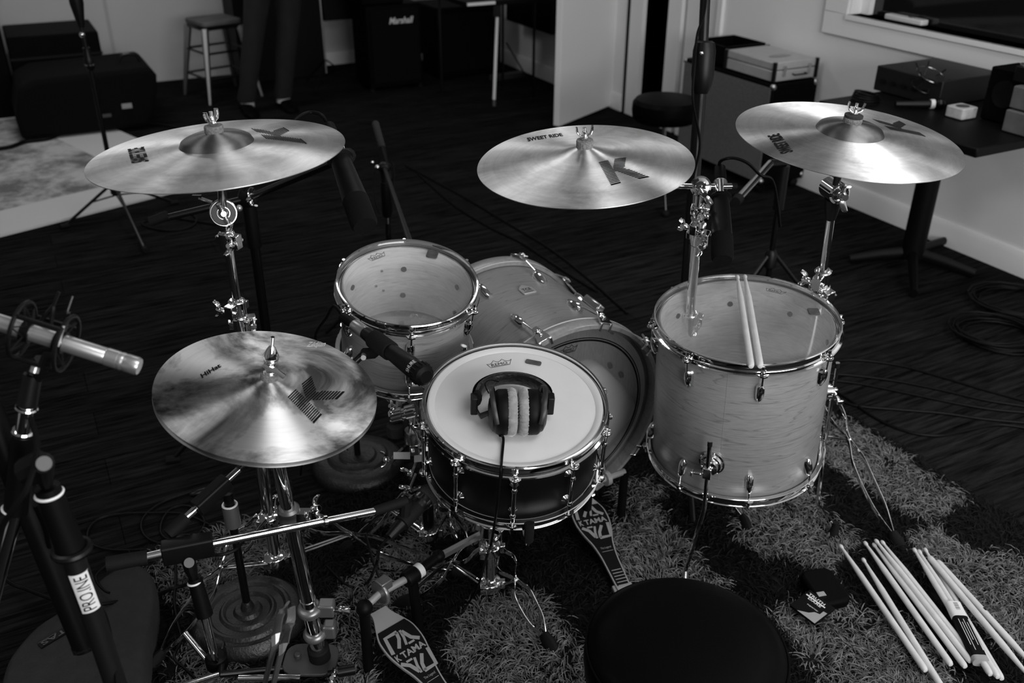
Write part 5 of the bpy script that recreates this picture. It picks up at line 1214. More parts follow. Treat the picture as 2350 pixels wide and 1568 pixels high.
for i in range(9): mb.stroke([(-Ls*.46+.0026*i,-.004),(-Ls*.46+.0026*i,.006)],.0006+.0007*(i%3==0),.0052)
part('barcode',mb,'ink',t)
mb=MB(MSl)
for i in range(5): mb.stroke([(-Ls*.15+(.01*(i%2)),.012-.0055*i),(Ls*.42-.015*(i%3),.012-.0055*i)],.0012,.0050)
part('small_print',mb,'white_tape',t)
# two sticks on the floor tom
G2='pair of drumsticks lying on the floor tom'
fz=fzt+.003
def fstick(label,pa,pb,r=.0074):
    a=onF(*pa,MF,FTD+.004+r); b=onF(*pb,MF,FTD+.004+r); a=MF@a; b=MF@b; mb=stick_mb(a,b,r=r); solo('drumstick',mb,'hickory',label,'drumstick',frame(a,b-a,(.1,.2,1)),G2)
fstick('left drumstick of the pair lying across the floor tom head',(1692,633),(1724,842))
fstick('right drumstick of the pair lying across the floor tom head',(1709,632),(1745,842))

# ================================================================== SMALL PACKAGE AND KEY POUCH
c=H(1862,1392,.055); u=(H(1893,1418,.05)-H(1848,1340,.05)); 
pa,pb_,pc,pdn=H(1844,1345,.06),H(1904,1388,.062),H(1870,1432,.05),H(1812,1388,.05)
def quad_thing(name,label,cat,A,B,C_,D_,th,mat,grp=None):
    z=((B-A).cross(D_-A)).normalized(); 
    if z.z<0: z=-z
    M=frame(D_,z,(C_-D_)); return M
Mk=frame(pdn,((pc-pdn).cross(pa-pdn)).normalized(),(pc-pdn)); W_=(pc-pdn).length; Hh=(pa-pdn).length
t=thing('drum_key_packet','small black printed packet with pale artwork strip on the rug by the sticks','packet',Mk)
mb=MB(Mk).box((W_/2,Hh/2,-.004),(W_,Hh,.008)); part('card',mb,'ink',t,bevel=.001)
mb=MB(Mk); zz=lambda x,y:.0006
put_text(mb,'TRUTH',(W_*.10,Hh*.80),(W_*.62,0),(0,Hh*.09),zz,.02); mb.stroke([(W_*.06,Hh*.755),(W_*.80,Hh*.755)],Hh*.05,.0006); put_text(mb,'DARE',(W_*.20,Hh*.64),(W_*.50,0),(0,Hh*.08),zz,.02); put_text(mb,'superior',(W_*.34,Hh*.42),(W_*.42,0),(0,Hh*.07),zz); part('print',mb,'white_tape',t)
mb=MB(Mk); P_=[(W_*.60,0),(W_*.99,0),(W_*.99,Hh*.98),(W_*.80,Hh*.80),(W_*.80,Hh*.55),(W_*.60,Hh*.50),(W_*.72,Hh*.30)]
P_=[(W_*.30,0),(W_*.99,0),(W_*.99,Hh*.62),(W_*.86,Hh*.60),(W_*.86,Hh*.42),(W_*.70,Hh*.36),(W_*.60,Hh*.20)]
mb.prism(P_,.0003,.0007); part('artwork',mb,'paper_grey',t,'pale abstract artwork'); 
c=H(1892,1352,.045); M=frame(c,(.02,-.05,1),H(1930,1395,.045)-H(1880,1330,.045)); t=thing('key_pouch','soft black pouch lying behind the printed packet on the rug','pouch',M)
mb=MB(M).rbox((0,0,0),(.115,.085,.028),.022); part('body',mb,'black_vinyl',t,bevel=.008,seg=3); mb=MB(M).box((.028,-.028,.016),(.014,.02,.004)); part('buckle',mb,'chrome_dull',t)

# ================================================================== MICROPHONES AND STANDS
def capsule_mic(name,label,back,tip,r,mat='black_plastic',grille='black_metal',band=None,plug=.05):
    d=(tip-back); L=d.length; M=frame(back,d,(0,0,1)); t=thing(name,label,'microphone',M)
    mb=MB(M).lathe([(.3*r,0),(r*.72,.002),(r*.75,L*.05),(r*.86,L*.30),(r*.95,L*.55),(r*.95,L*.74),(r*.88,L*.76)],28,capb=True); part('body',mb,mat,t)
    return t,M,L
# instrument microphone over the rack tom rim
back=D(787,727,1.86); tip=D(978,866,1.64)
d=(tip-back); L=d.length; Mm=frame(back,d,(0,0,1)); t=thing('instrument_microphone','black instrument microphone pointing at the snare over the rack tom rim','microphone',Mm)
mb=MB(Mm).lathe([(.002,L*.30),(.0125,.30*L),(.0135,.34*L),(.0150,.60*L),(.0180,.80*L),(.0185,.86*L),(.0180,.87*L)],28); part('body',mb,'black_plastic',t)
mb=MB(Mm).lathe([(.0178,.87*L),(.0190,.875*L),(.0190,.91*L),(.0200,.92*L)],28); rg=part('logo_ring',mb,'black_metal',t)
mb=MB(Mm).lathe([(.0200,.92*L),(.0200,.965*L),(.0185,.985*L),(.012,L),(.002,L)],28,capt=True)
for i in range(16):
    a=2*PI*i/16; mb.box((.0203*math.cos(a),.0203*math.sin(a),.943*L),(.0022,.0022,.045*L))
part('grille',mb,'black_satin',t)
mb=MB(Mm); 
vs_,fs_,_=sliced_text('SHURE',.0,14,1)
# lettering wrapped round the ring on the viewer side
vd=(Mm.to_3x3().inverted()@(CAM-tip)).normalized(); a0=math.atan2(vd.y,vd.x)
mb.add([(.0193*math.cos(a0-(x-.5)*1.3),.0193*math.sin(a0-(x-.5)*1.3),(.88+.03*(1-y))*L) for x,y in vs_],fs_); part('lettering',mb,'ink_light',rg)
mb=MB(Mm).lathe([(.002,-.005*L),(.0095,0),(.0100,.10*L),(.0085,.13*L),(.0118,.16*L)],20,capb=True); pg=part('plug',mb,'black_satin',t)
mb=MB(Mm).lathe([(.0120,.16*L),(.0126,.165*L),(.0126,.285*L),(.0120,.30*L)],24); part('plug_shell',mb,'mic_silver',t,'silver connector shell')
def boom_stand(name,label,base,kind='round',R=.12): pass
# clip
cp=back+d*.50; mb=MB(Mm); 
mb.spin((0,0,.40*L),(0,0,1),[(.0152,0),(.0185,.001),(.0185,.20*L),(.0175,.205*L)],24)
clip_mb=mb
# stand behind the hi-hat: round weighted base, pole, boom up to the clip
b5=H(571,1412,.035); b5=V3((b5.x,b5.y,0)); M=Matrix.Translation(b5)
st=thing('microphone_stand','stand with round ringed iron base left of the hi-hat tube, boom rising right','microphone stand',M)
mb=MB(M).lathe([(.002,.060),(.028,.058),(.034,.050),(.050,.050),(.056,.057),(.060,.057),(.066,.050),(.082,.050),(.088,.056),(.094,.056),(.100,.049),(.110,.049),(.116,.052),(.128,.040),(.134,.022),(.132,.004),(.124,0),(.002,0)],80); part('base',mb,'cast_iron',st)
topz=.36
mb=MB(M).cyl((0,0,.05),(0,0,topz),.0092,n=18); part('pole',mb,'black_metal',st); mb=MB(M).spin((0,0,.05),(0,0,1),[(.016,0),(.016,.012),(.010,.03)],18); part('pole_socket',mb,'cast_iron',st)
mb=MB(M).spin((0,0,.30),(0,0,1),[(.011,0),(.0175,.004),(.0175,.055),(.0165,.06)],20); part('clutch',mb,'hub_grey',st); mb=MB(M).torus((0,0,.361),(0,0,1),.0150,.0025,24,6); part('clutch_ring',mb,'trim_paint',st,'white ring')
J=b5+V3((0,0,.43)); Jp=D(487,1140,1.72)
mb=MB().cyl(b5+V3((0,0,.36)),b5+V3((0,0,.41)),.011,n=16).tube([b5+V3((0,0,.40)),(b5+V3((0,0,.40))+Jp)/2+V3((0,0,.01)),Jp],.013,10); part('hinge',mb,'black_plastic',st)
bt0=D(386,1228,1.66); bt1=D(455,1163,1.69); bt2=D(590,1040,1.76); 
mb=MB().cyl(bt0,D(428,1188,1.68),.0125,n=16); part('counterweight',mb,'rubber',st)
aim_=D(835,812,1.78)
mb=MB().cyl(D(425,1190,1.68),D(548,1078,1.745),.0068,n=14); part('boom_arm',mb,'chrome',st)
mb=MB().cyl(D(545,1080,1.745),aim_,.0068,n=14); part('boom_arm',mb,'black_metal',st)
dd_=(D(520,1104,1.73)-D(452,1166,1.69)).normalized(); Mx=frame(D(486,1136,1.708),dd_,(0,0,1)); mb=MB(Mx).rbox((0,0,0),(.030,.026,.075),.006); part('boom_clamp',mb,'black_plastic',st,bevel=.002)
cz_=Mm@V3((0,0,.50*L))
mb=clip_mb; mb.M=I4; mb.tube([aim_,(aim_+cz_)/2+V3((0,0,-.008)),cz_],.011,10); part('microphone_clip',mb,'rubber',st)
mb=MB().cyl(aim_+V3((0,0,.0)),aim_+V3((.004,-.03,.008)),.005,n=12); part('clip_screw',mb,'mic_silver',st)
solo('microphone_cable',MB().tube(smooth_path([back+d*.0,back-d*.12+V3((0,0,.01)),D(750,728,1.92),D(728,760,1.96),D(722,800,1.99),D(700,1000,2.05),H(690,1090,.02)],7),.0032,8),'cable_black','thin black cable looping from the back of the snare microphone behind the hi-hat','cable',Matrix.Translation(H(690,1090,.0)))
# front boom stand under the hi-hat: clamp block, chrome boom, handle counterweight
b6=H(520,1548,.0); b6=V3((b6.x,b6.y,0)); M=Matrix.Translation(b6)
st=thing('microphone_stand','low boom stand with long chrome boom crossing in front of the hi-hat tube','microphone stand',M)
pv=D(431,1290,1.66); 
mb=MB().cyl(H(497,1522,.05),D(466,1398,1.70),.0085,n=18); part('pole',mb,'chrome',st)
mb=MB().cyl(D(470,1412,1.70),D(446,1326,1.675),.0150,.0125,n=18); part('clutch',mb,'black_satin',st)
mb=MB().torus(D(446,1337,1.675),(D(446,1326,1.675)-D(470,1412,1.70)),.0110,.002,24,6); part('clutch_ring',mb,'trim_paint',st,'white ring')
vx=(CAM-pv).normalized()
mb=MB().tube([D(445,1330,1.675),D(437,1305,1.668),D(428,1268,1.66)],[.010,.017,.018],12,flat=(1,.7,tuple(vx))); part('hinge',mb,'black_plastic',st)
mb=MB().cyl(D(434,1292,1.655),D(434,1292,1.640),.0088,n=18); part('hinge_bolt',mb,'bolt_grey',st,'grey round bolt head')
A_=D(372,1271,1.64); B_=D(490,1248,1.665); dl=(B_-A_).normalized(); Mx=frame((A_+B_)/2,dl,(0,0,1)); mb=MB(Mx).rbox((0,0,0),(.040,.030,(B_-A_).length),.005); part('boom_clamp',mb,'black_plastic',st,bevel=.002)
mb=MB(); put=D(436,1262,1.63)
g0=D(244,1296,1.61); g1=D(338,1279,1.632); mb=MB().cyl(g0,g1,.0135,.0125,n=18); part('grip_handle',mb,'rubber',st); mb=MB().cyl(g1,A_,.0085,n=16); part('counter_tube',mb,'chrome',st,)
mb=MB().cyl(B_-dl*.01,D(860,1173,1.83),.0076,n=18); part('boom_arm',mb,'chrome',st); mb=MB().cyl(B_+(D(860,1173,1.83)-B_)*.66,B_+(D(860,1173,1.83)-B_)*.68,.012,n=16); part('boom_collar',mb,'chrome',st)
m0=D(858,1174,1.83); m1=D(932,1150,1.87)
mb=MB().cyl(m0,m1,.0095,.0105,n=16); part('boom_grip',mb,'rubber',st)
for a,f in ((0,V3((-.20,-.10,0))),(1,V3((.24,.02,0))),(2,V3((-.05,.22,0)))):
    mb=MB().cyl(H(505,1548,.06),b6+f+V3((0,0,.012)),.0075,n=12); lg=part('leg',mb,'black_metal' if a else 'chrome',st); mb=MB().ball(b6+f+V3((0,0,.012)),.012); part('rubber_foot',mb,'rubber',lg)
mb=MB().cyl(H(425,1455,.08),H(487,1530,.05),.0075,n=14); part('brace',mb,'chrome',st)
mb=MB().spin(H(500,1530,.035),(0,0,1),[(.018,0),(.024,.005),(.024,.03),(.018,.036)],20); part('leg_hub',mb,'black_satin',st)
# lower snare microphone
tipb=D(993,1124,1.94); bkb=D(892,1234,1.86); Mm2=frame(bkb,tipb-bkb,(0,0,1)); L2=(tipb-bkb).length
t=thing('vocal_microphone','black microphone with domed mesh grille pointing up under the snare drum','microphone',Mm2)
mb=MB(Mm2).lathe([(.009,0),(.010,.01),(.0135,L2*.3),(.016,L2*.62),(.0185,L2*.70),(.0185,L2*.78)],24,capb=True); part('body',mb,'black_plastic',t)
mb=MB(Mm2).lathe([(.0185,L2*.70),(.0205,L2*.72),(.0205,L2*.80),(.019,L2*.81)],24); part('grille_band',mb,'dark_chrome',t)
mb=MB(Mm2).lathe([(.0215,L2*.80),(.0225,L2*.84),(.0215,L2*.93),(.017,L2*.99),(.010,L2*1.02),(.001,L2*1.03)],24,capt=True); part('grille',mb,'mesh_dark',t)
mb=MB().tube([m1,Mm2@V3((0,0,L2*.35))],.012,10); mb.M=Mm2; mb.spin((0,0,L2*.28),(0,0,1),[(.0150,0),(.0175,.001),(.0180,.05)],20)
part('microphone_clip',mb,'rubber',st)
solo('microphone_cable',MB().tube(smooth_path([bkb,D(872,1258,1.86),D(862,1300,1.86),H(840,1340,.03),H(800,1345,.03),H(750,1300,.03)],6),.003,8),'cable_black','black cable from the lower snare microphone down to the rug','cable',Matrix.Translation(H(800,1345,.0)))
# second round base further back, with a leg
b7=H(822,1058,.03); b7=V3((b7.x,b7.y,0)); M=Matrix.Translation(b7)
st=thing('microphone_stand','short stand with round ringed iron base in shadow behind the hi-hat','microphone stand',M)
mb=MB(M).lathe([(.002,.055),(.04,.052),(.050,.056),(.056,.050),(.075,.050),(.083,.055),(.089,.048),(.112,.046),(.128,.034),(.134,.018),(.130,0),(.002,0)],72); part('base',mb,'cast_iron',st)
mb=MB(M).cyl((0,0,.05),(0,0,.30),.0092,n=16); part('pole',mb,'black_metal',st)
# pencil mic stand behind rack tom
b8=H(893,560,.35); b8=V3((b8.x,b8.y,0)); M=Matrix.Translation(b8)
st=thing('microphone_stand','slim black stand with chrome collar standing behind the rack tom','microphone stand',M)
mb=MB(M).cyl((0,0,.02),(0,0,.62),.0095,n=16); part('pole',mb,'black_metal',st)
def zpix(b,y):
    lo,hi=-.5,2.0
    for _ in range(40):
        mi=(lo+hi)/2; q=V3((b.x,b.y,mi))-CAM; yy=784-2150.0*q.dot(UPV)/q.dot(FWV)
        if yy>y: lo=mi
        else: hi=mi
    return lo
z1=zpix(b8,512); z2=zpix(b8,498); z3=zpix(b8,418)
mb=MB(M).cyl((0,0,z1),(0,0,z2),.012,n=18); part('collar',mb,'chrome',st,'bright chrome collar'); mb=MB(M).spin((0,0,z2),(0,0,1),[(.012,0),(.018,.01),(.017,z3-z2),(.012,z3-z2+.006)],18); part('clutch',mb,'black_satin',st)
q8=V3((b8.x,b8.y,zpix(b8,385))); mb=MB().cyl(V3((b8.x,b8.y,z3)),q8,.014,.018,n=16).ball(q8,.022); part('hinge',mb,'black_plastic',st)
dq=(CAM-q8).length; qb=D(866,384,(q8-CAM).dot(FWV)-.03); mb=MB().ball(qb,.009,12,(1,1,1)).ball(D(855,373,(q8-CAM).dot(FWV)),.007,10); part('hinge_bolt',mb,'chrome',st)
for f in (b8+V3((.22,-.18,0)),b8+V3((-.25,-.05,0)),b8+V3((.05,.28,0))):
    mb=MB().cyl(V3((b8.x,b8.y,.24)),f+V3((0,0,.012)),.0075,n=10); part('leg',mb,'black_metal',st)
mb=MB().cyl(q8,D(942,560,2.4),.008,n=10); part('brace',mb,'black_metal',st)
d8=(q8-CAM).dot(FWV)
a=D(861,281,d8+.10); b=D(897,412,d8-.02); Mm3=frame(a,b-a,(0,0,1)); t=thing('pencil_microphone','slim dark pencil microphone standing up behind the rack tom','microphone',Mm3); L3=(b-a).length
mb=MB(Mm3).lathe([(.010,0),(.0125,.004),(.0125,L3*.43),(.0105,L3*.45)],18,capb=True); part('body',mb,'bag_grey',t); mb=MB(Mm3).lathe([(.0100,L3*.45),(.0095,L3*.55),(.006,L3*.8),(.0045,L3)],16,capt=True); part('plug',mb,'black_satin',t)
solo('microphone_cable',MB().tube(smooth_path([D(897,370,d8),D(903,385,d8),D(903,430,d8),D(900,470,d8),D(896,500,d8+.02),D(890,540,d8+.03)],6),.0032,6),'cable_black','thin cable hanging beside the slim stand behind the rack tom','cable',Matrix.Translation(D(896,500,d8)))
solo('microphone_cable',MB().tube(smooth_path([D(860,395,d8),D(857,420,d8),D(861,460,d8),D(872,492,d8+.01)],6),.0026,6),'cable_black','thin cable curving down the left of the slim stand behind the rack tom','cable',Matrix.Translation(D(872,492,d8)))
# long black microphones hanging by the crash cymbals
def long_mic(label,a,b,r,cablepts,cl):
    M=frame(a,b-a,(0,0,1)); L=(b-a).length; t=thing('shotgun_microphone',label,'microphone',M)
    mb=MB(M).lathe([(.002,0),(r*.55,.002),(r*.62,L*.10),(r*.60,L*.17)],20,capb=True); part('plug',mb,'black_satin',t)
    mb=MB(M).lathe([(r*.66,L*.17),(r*.68,L*.175),(r*.68,L*.25),(r*.64,L*.255)],20); part('plug_shell',mb,'trim_paint' if 'left' in label else 'mic_silver',t,'bright connector shell')
    mb=MB(M).lathe([(r*.60,L*.255),(r*.66,L*.33),(r*1.05,L*.335),(r*1.08,L*.35),(r*.80,L*.36),(r*1.0,L*.74),(r*1.02,L*.75)],28); part('body',mb,'black_plastic',t)
    mb=MB(M).lathe([(r*1.02,L*.75),(r*1.05,L*.76),(r*1.05,L*.975),(r*.9,L),(.002,L)],28,capt=True); part('grille',mb,'black_cloth',t)
    solo('microphone_cable',MB().tube(smooth_path(cablepts,7),.0036,8),'cable_black',cl,'cable',Matrix.Translation(cablepts[-1]))
    return t
dl_=1.95
long_mic('long black microphone hanging beside the left crash cymbal, white connector shell',D(752,288,dl_+.02),D(838,520,dl_-.12),.0255,[D(752,288,dl_+.02),D(738,264,dl_),D(712,258,dl_-.0),D(690,266,dl_-.02),D(668,284,dl_-.02),D(650,310,dl_+.05),D(560,440,dl_+.05)],'thin cable arching over the left crash cymbal rim to the hanging microphone')
dr_=2.08
long_mic('long black microphone hanging between the middle crash and the ride cymbal',D(1652,383,dr_+.02),D(1658,598,dr_-.10),.0225,[D(1652,388,dr_+.02),D(1652,372,dr_),D(1668,364,dr_-.02),D(1690,364,dr_-.01),D(1718,376,dr_+.02),D(1745,402,dr_+.1),D(1775,420,dr_+.2),D(1790,520,dr_+.35)],'black cable arching from the microphone between the cymbals towards the tilted silver tube')
# stand carrying the left hanging mic: black pole behind the crash stand
b9=H(615,790,.35); b9=V3((b9.x,b9.y,0))
st,b_=tripod_stand('microphone_stand','black boom stand behind the left cymbal stand holding the hanging microphone',b9,[b9+V3((-.3,-.1,0)),b9+V3((.25,-.12,0)),b9+V3((0,.3,0))],zpix(b9,470),r=.0135)
zq=zpix(b9,455); J=V3((b9.x,b9.y,zq)); dj=(J-CAM).dot(FWV)
mb=MB().cyl(J-V3((0,0,.14)),J-V3((0,0,.02)),.019,n=18); part('clutch',mb,'black_satin',st); mb=MB().ball(J,.028,14,(1,.7,1.2)); part('hinge',mb,'black_plastic',st)
mb=MB().ball(D(549,478,dj-.04),.009,12); part('hinge_bolt',mb,'mic_silver',st); mb=MB(); wingnut(mb,D(570,462,dj-.03),V3((.6,-.3,.5)).normalized(),1.3); part('wing_nut',mb,'chrome',st)
mb=MB().cyl(D(348,508,dj-.05),J,.0095,n=14).cyl(J,D(800,358,dl_),.0095,n=14); part('boom_arm',mb,'black_metal',st)
mb=MB().cyl(D(345,509,dj-.05),D(385,494,dj-.05),.013,n=14); part('counterweight',mb,'rubber',st)
mb=MB().tube([D(800,356,dl_),D(790,368,dl_-.03)],.016,10); part('microphone_clip',mb,'rubber',st)
# tall stand at the right (pole up out of frame)
bt=V3((.560,2.72,0)); tA=D(1593,500,2.62); tB=D(1612,150,2.50)
p0=D(1576,640,2.68)
axp=(tB-p0).normalized(); b10=p0+axp*(-(p0.z)/axp.z); b10.z=0
st=thing('microphone_stand','tall black stand rising out of frame between the middle crash and the ride cymbal','microphone stand',Matrix.Translation(b10))
mb=MB().cyl(b10+V3((0,0,.05)),D(1608,200,2.51),.0165,n=20); part('pole',mb,'black_metal',st)
mb=MB().spin(D(1609,215,2.51),axp,[(.018,0),(.026,.02),(.030,.05),(.030,.11),(.026,.13),(.018,.135)],22); part('clutch',mb,'black_plastic',st)
mb=MB().cyl(D(1613,112,2.49),D(1626,-160,2.42),.0135,n=18); part('upper_tube',mb,'black_metal',st)
mb=MB().ball(D(1610,122,2.44),.006,10); part('clutch_screw',mb,'chrome',st)
for a in (30,150,270):
    f=b10+V3((.34*math.cos(rad(a)),.34*math.sin(rad(a)),.012)); mb=MB().cyl(b10+axp*.3,f,.009,n=10); part('leg',mb,'black_metal',st)
solo('microphone_cable',MB().tube(smooth_path([D(1628,-120,2.38),D(1618,20,2.42),D(1600,80,2.44),D(1594,150,2.46),D(1590,230,2.46),D(1606,330,2.5),D(1590,420,2.55),D(1583,560,2.62)],7),.0035,6),'cable_black','thin black cable twisted along the tall stand out of frame','cable',Matrix.Translation(D(1583,560,2.62)))
# stand with silver boom tube behind the ride
b11=H(1762,640,.22); b11=V3((b11.x,b11.y,0)); 
st,b_=tripod_stand('microphone_stand','dark stand with tilted silver tube under the left rim of the ride cymbal',b11,[b11+V3((-.25,-.15,0)),b11+V3((.28,-.05,0)),b11+V3((0,.3,0))],zpix(b11,380),'black_metal',r=.010)
zz1=zpix(b11,480); mb=MB().cyl(V3((b11.x,b11.y,zz1)),V3((b11.x,b11.y,zpix(b11,380))),.019,n=16); part('clutch',mb,'black_plastic',st)
dk=(V3((b11.x,b11.y,zpix(b11,380)))-CAM).dot(FWV)
g0=D(1693,458,dk-.25); g1=D(1768,375,dk-.05); mb=MB().cyl(g0,g1,.0125,n=16); part('boom_arm',mb,'chrome',st,'silver tube'); mb=MB().cyl(g0-(g1-g0).normalized()*.02,g0+(g1-g0).normalized()*.012,.017,n=14); part('end_cap',mb,'rubber',st)
mb=MB().tube([g1,V3((b11.x,b11.y,zpix(b11,372)))],.014,8); part('boom_clamp',mb,'black_plastic',st)

# ---- near left: stands, silver microphone
def seg(mb,p,q,r0,r1=None,n=18): return mb.cyl(p,q,r0,r1,n)
n0=H(292,1640,.0); n0=D(296,1660,1.42); n1=D(88,1030,1.22)
axn=(n1-n0).normalized(); b12=n0+axn*(-n0.z/axn.z); b12.z=0
st=thing('microphone_stand','large black microphone stand in the left foreground with a white lettered sticker','microphone stand',Matrix.Translation(b12))
def NP(x,y): 
    t=(y-1030)/(1660-1030); return D(x,y,1.22+.20*t)
mb=seg(MB(),NP(160,1255),b12+V3((0,0,.03)),.0155); part('pole',mb,'pole_grey',st)
mb=seg(MB(),NP(108,1118),NP(162,1258),.0165,.0195); part('clutch',mb,'black_satin',st)
mb=MB().torus(NP(113,1133),(NP(120,1155)-NP(113,1133)),.0170,.0024,24,6); part('clutch_ring',mb,'trim_paint',st,'white ring'); mb=MB().torus(NP(165,1262),(NP(120,1155)-NP(113,1133)),.022,.006,24,8); part('pole_collar',mb,'black_plastic',st)
mb=MB().tube([NP(106,1112),NP(100,1085),NP(98,1062)],[.014,.022,.024],14,flat=(1,.6,tuple((CAM-NP(98,1062)).normalized()))).tube([NP(98,1066),NP(60,1085)],.020,10); part('hinge',mb,'black_plastic',st)
qk=D(101,1064,1.19); mb=MB().cyl(qk,qk+(CAM-qk).normalized()*.012,.0095,n=18); part('hinge_bolt',mb,'bolt_grey',st,'pale round bolt head')
# sticker wrapped on the pole
pa_,pb2=NP(160,1255),b12+V3((0,0,.03))
def on_seg(a,b,ypx):
    lo,hi=0.0,1.0
    for _ in range(40):
        mi=(lo+hi)/2; q=a+(b-a)*mi-CAM; y=784-2150.0*q.dot(UPV)/q.dot(FWV)
        if y<ypx: lo=mi
        else: hi=mi
    return a+(b-a)*lo
s0=on_seg(pa_,pb2,1306); s1=on_seg(pa_,pb2,1392); dax=(s1-s0).normalized(); Ms=frame(s0,dax,(CAM-s0)); Lk=(s1-s0).length
mb=MB(Ms); arc=[rad(a) for a in range(-55,56,10)]
mb.add([(.0161*math.cos(a),.0161*math.sin(a),z) for z in (0,Lk) for a in arc],[(i,i+1,i+13-1,i+12-1) for i in range(len(arc)-1)]); stk=part('sticker',mb,'white_tape',st,'white sticker lettered in black')
vs_,fs_,_=sliced_text('PRO.INE',.0,1,14); mb=MB(Ms)
mb.add([(.0165*math.cos((y-.5)*1.15),.0165*math.sin((y-.5)*1.15),Lk*(.94-.88*x)) for x,y in vs_],fs_); part('lettering',mb,'ink',stk)
for a in (75,195,315):
    f=b12+V3((.30*math.cos(rad(a)),.30*math.sin(rad(a)),.012)); mb=MB().cyl(b12+V3((0,0,.26)),f,.008,n=10); part('leg',mb,'black_metal',st)
# boom of that stand: thick black tube crossing behind
mb=seg(MB(),D(-70,830,1.30),D(198,1488,1.43),.0185); part('boom_arm',mb,'black_satin',st); mb=seg(MB(),D(192,1474,1.43),D(199,1490,1.43),.0195); part('boom_end',mb,'rubber',st)
# second: chrome rod carrying the shock mount
r0_=D(-40,1480,1.42); r1_=D(42,1155,1.34); r2_=D(52,1000,1.30); r3_=D(62,930,1.28); r4_=D(76,860,1.27)
ax13=(r1_-r0_).normalized(); b13=r0_+ax13*(-r0_.z/ax13.z); b13.z=0
st=thing('microphone_stand','leaning chrome stand at the left edge carrying the silver pencil microphone','microphone stand',Matrix.Translation(b13))
mb=seg(MB(),b13+V3((0,0,.02)),r1_,.0105); part('pole',mb,'chrome',st); mb=seg(MB(),D(36,1175,1.34),D(53,1000,1.30),.0165,.0150); part('clutch',mb,'black_satin',st)
mb=MB().torus(D(33,1170,1.34),ax13,.0160,.002,24,6); part('clutch_ring',mb,'trim_paint',st,'white ring'); mb=seg(MB(),D(52,1000,1.30),r3_,.0110); part('upper_tube',mb,'chrome',st); 
mb=MB().torus(D(53,990,1.30),(r3_-D(52,1000,1.30)),.0125,.0028,24,6).torus(D(61,936,1.28),(r3_-D(52,1000,1.30)),.0125,.0025,24,6); part('tube_ring',mb,'chrome',st)
mb=seg(MB(),r3_,r4_,.0135,.0120); part('swivel',mb,'black_plastic',st)
for a in (10,130,250):
    f=b13+V3((.28*math.cos(rad(a)),.28*math.sin(rad(a)),.012)); mb=MB().cyl(b13+V3((0,0,.25)),f,.008,n=10); part('leg',mb,'black_metal',st)
# silver pencil mic
ma=D(-60,722,1.24); mbp=D(320,842,1.26); Mp_=frame(ma,mbp-ma,(0,0,1)); Lm=(mbp-ma).length
t=thing('pencil_microphone','silver pencil microphone in a black elastic shock mount at the left edge','microphone',Mp_)
mb=MB(Mp_).lathe([(.0105,0),(.0115,.003),(.0115,Lm*.79),(.0108,Lm*.795)],28,capb=True); part('body',mb,'mic_silver',t)
mb=MB(Mp_).lathe([(.0108,Lm*.795),(.0122,Lm*.80),(.0122,Lm*.87),(.0118,Lm*.872),(.0118,Lm*.885),(.0124,Lm*.888),(.0124,Lm*.90),(.0118,Lm*.905),(.0118,Lm*.915),(.0124,Lm*.92),(.0124,Lm*.985),(.0110,Lm),(.001,Lm)],28,capt=True); part('capsule',mb,'mic_silver',t)
# shock mount: two rings, elastic, clip bars
cm_=Mp_@V3((0,0,Lm*.42)); dm=(mbp-ma).normalized()
Mq_=frame(cm_,dm,(0,0,1)); st2=thing('shock_mount','black open frame shock mount with elastic bands round the silver microphone','shock mount',Mq_)
for z in (-.030,.030):
    mb=MB(Mq_); mb.tube([(.040*math.cos(rad(q)),.034*math.sin(rad(q)),z) for q in range(0,360,12)],.0030,8,closed=True); part('ring',mb,'black_plastic',st2)
for z in (-.022,.022):
    mb=MB(Mq_).lathe([(.0120,z-.006),(.0150,z-.006),(.0150,z+.006),(.0120,z+.006)],24,closed=True); part('inner_collar',mb,'black_metal',st2)
for q in range(0,360,60):
    a=rad(q)
    for z in (-.03,.03): part('elastic',MB(Mq_).tube([(.040*math.cos(a),.034*math.sin(a),z),(.0145*math.cos(a+.5),.0145*math.sin(a+.5),z*.7),(.040*math.cos(a+1.05),.034*math.sin(a+1.05),z)],.0013,5),'rubber',st2)
for q in (35,155,275):
    a=rad(q); mb=MB(Mq_).tube([(.040*math.cos(a),.034*math.sin(a),-.030),(.040*math.cos(a),.034*math.sin(a),.030)],.003,6); part('bar',mb,'black_metal',st2)
tw0_=D(122,703,1.26); tw1_=D(135,670,1.26); tw2_=D(155,715,1.25); tw3_=D(167,680,1.25)
mb=MB().cyl(tw0_,tw1_,.0019,n=8).cyl(tw2_,tw3_,.0019,n=8).tube([tw0_,D(95,735,1.26),D(80,760,1.26)],.003,6).tube([tw0_,D(118,740,1.26),D(112,770,1.26)],.003,6).tube([tw2_,D(150,750,1.25),D(130,800,1.25)],.004,6); part('fork',mb,'black_metal',st2)
mb=MB().cyl(D(146,748,1.22),D(132,795,1.22),.0022,n=8); part('cord',mb,'mic_silver',st2,'pale cord')
mb=MB().tube([Mq_@V3((-.038,0,0)),D(88,840,1.27),r4_],.010,8).tube([D(110,815,1.25),D(96,850,1.26),D(84,868,1.27)],.0075,8); part('bracket',mb,'black_plastic',st2)
mb=MB().cyl(D(82,842,1.25),D(78,855,1.25),.006,n=12); part('bracket_screw',mb,'mic_silver',st2)
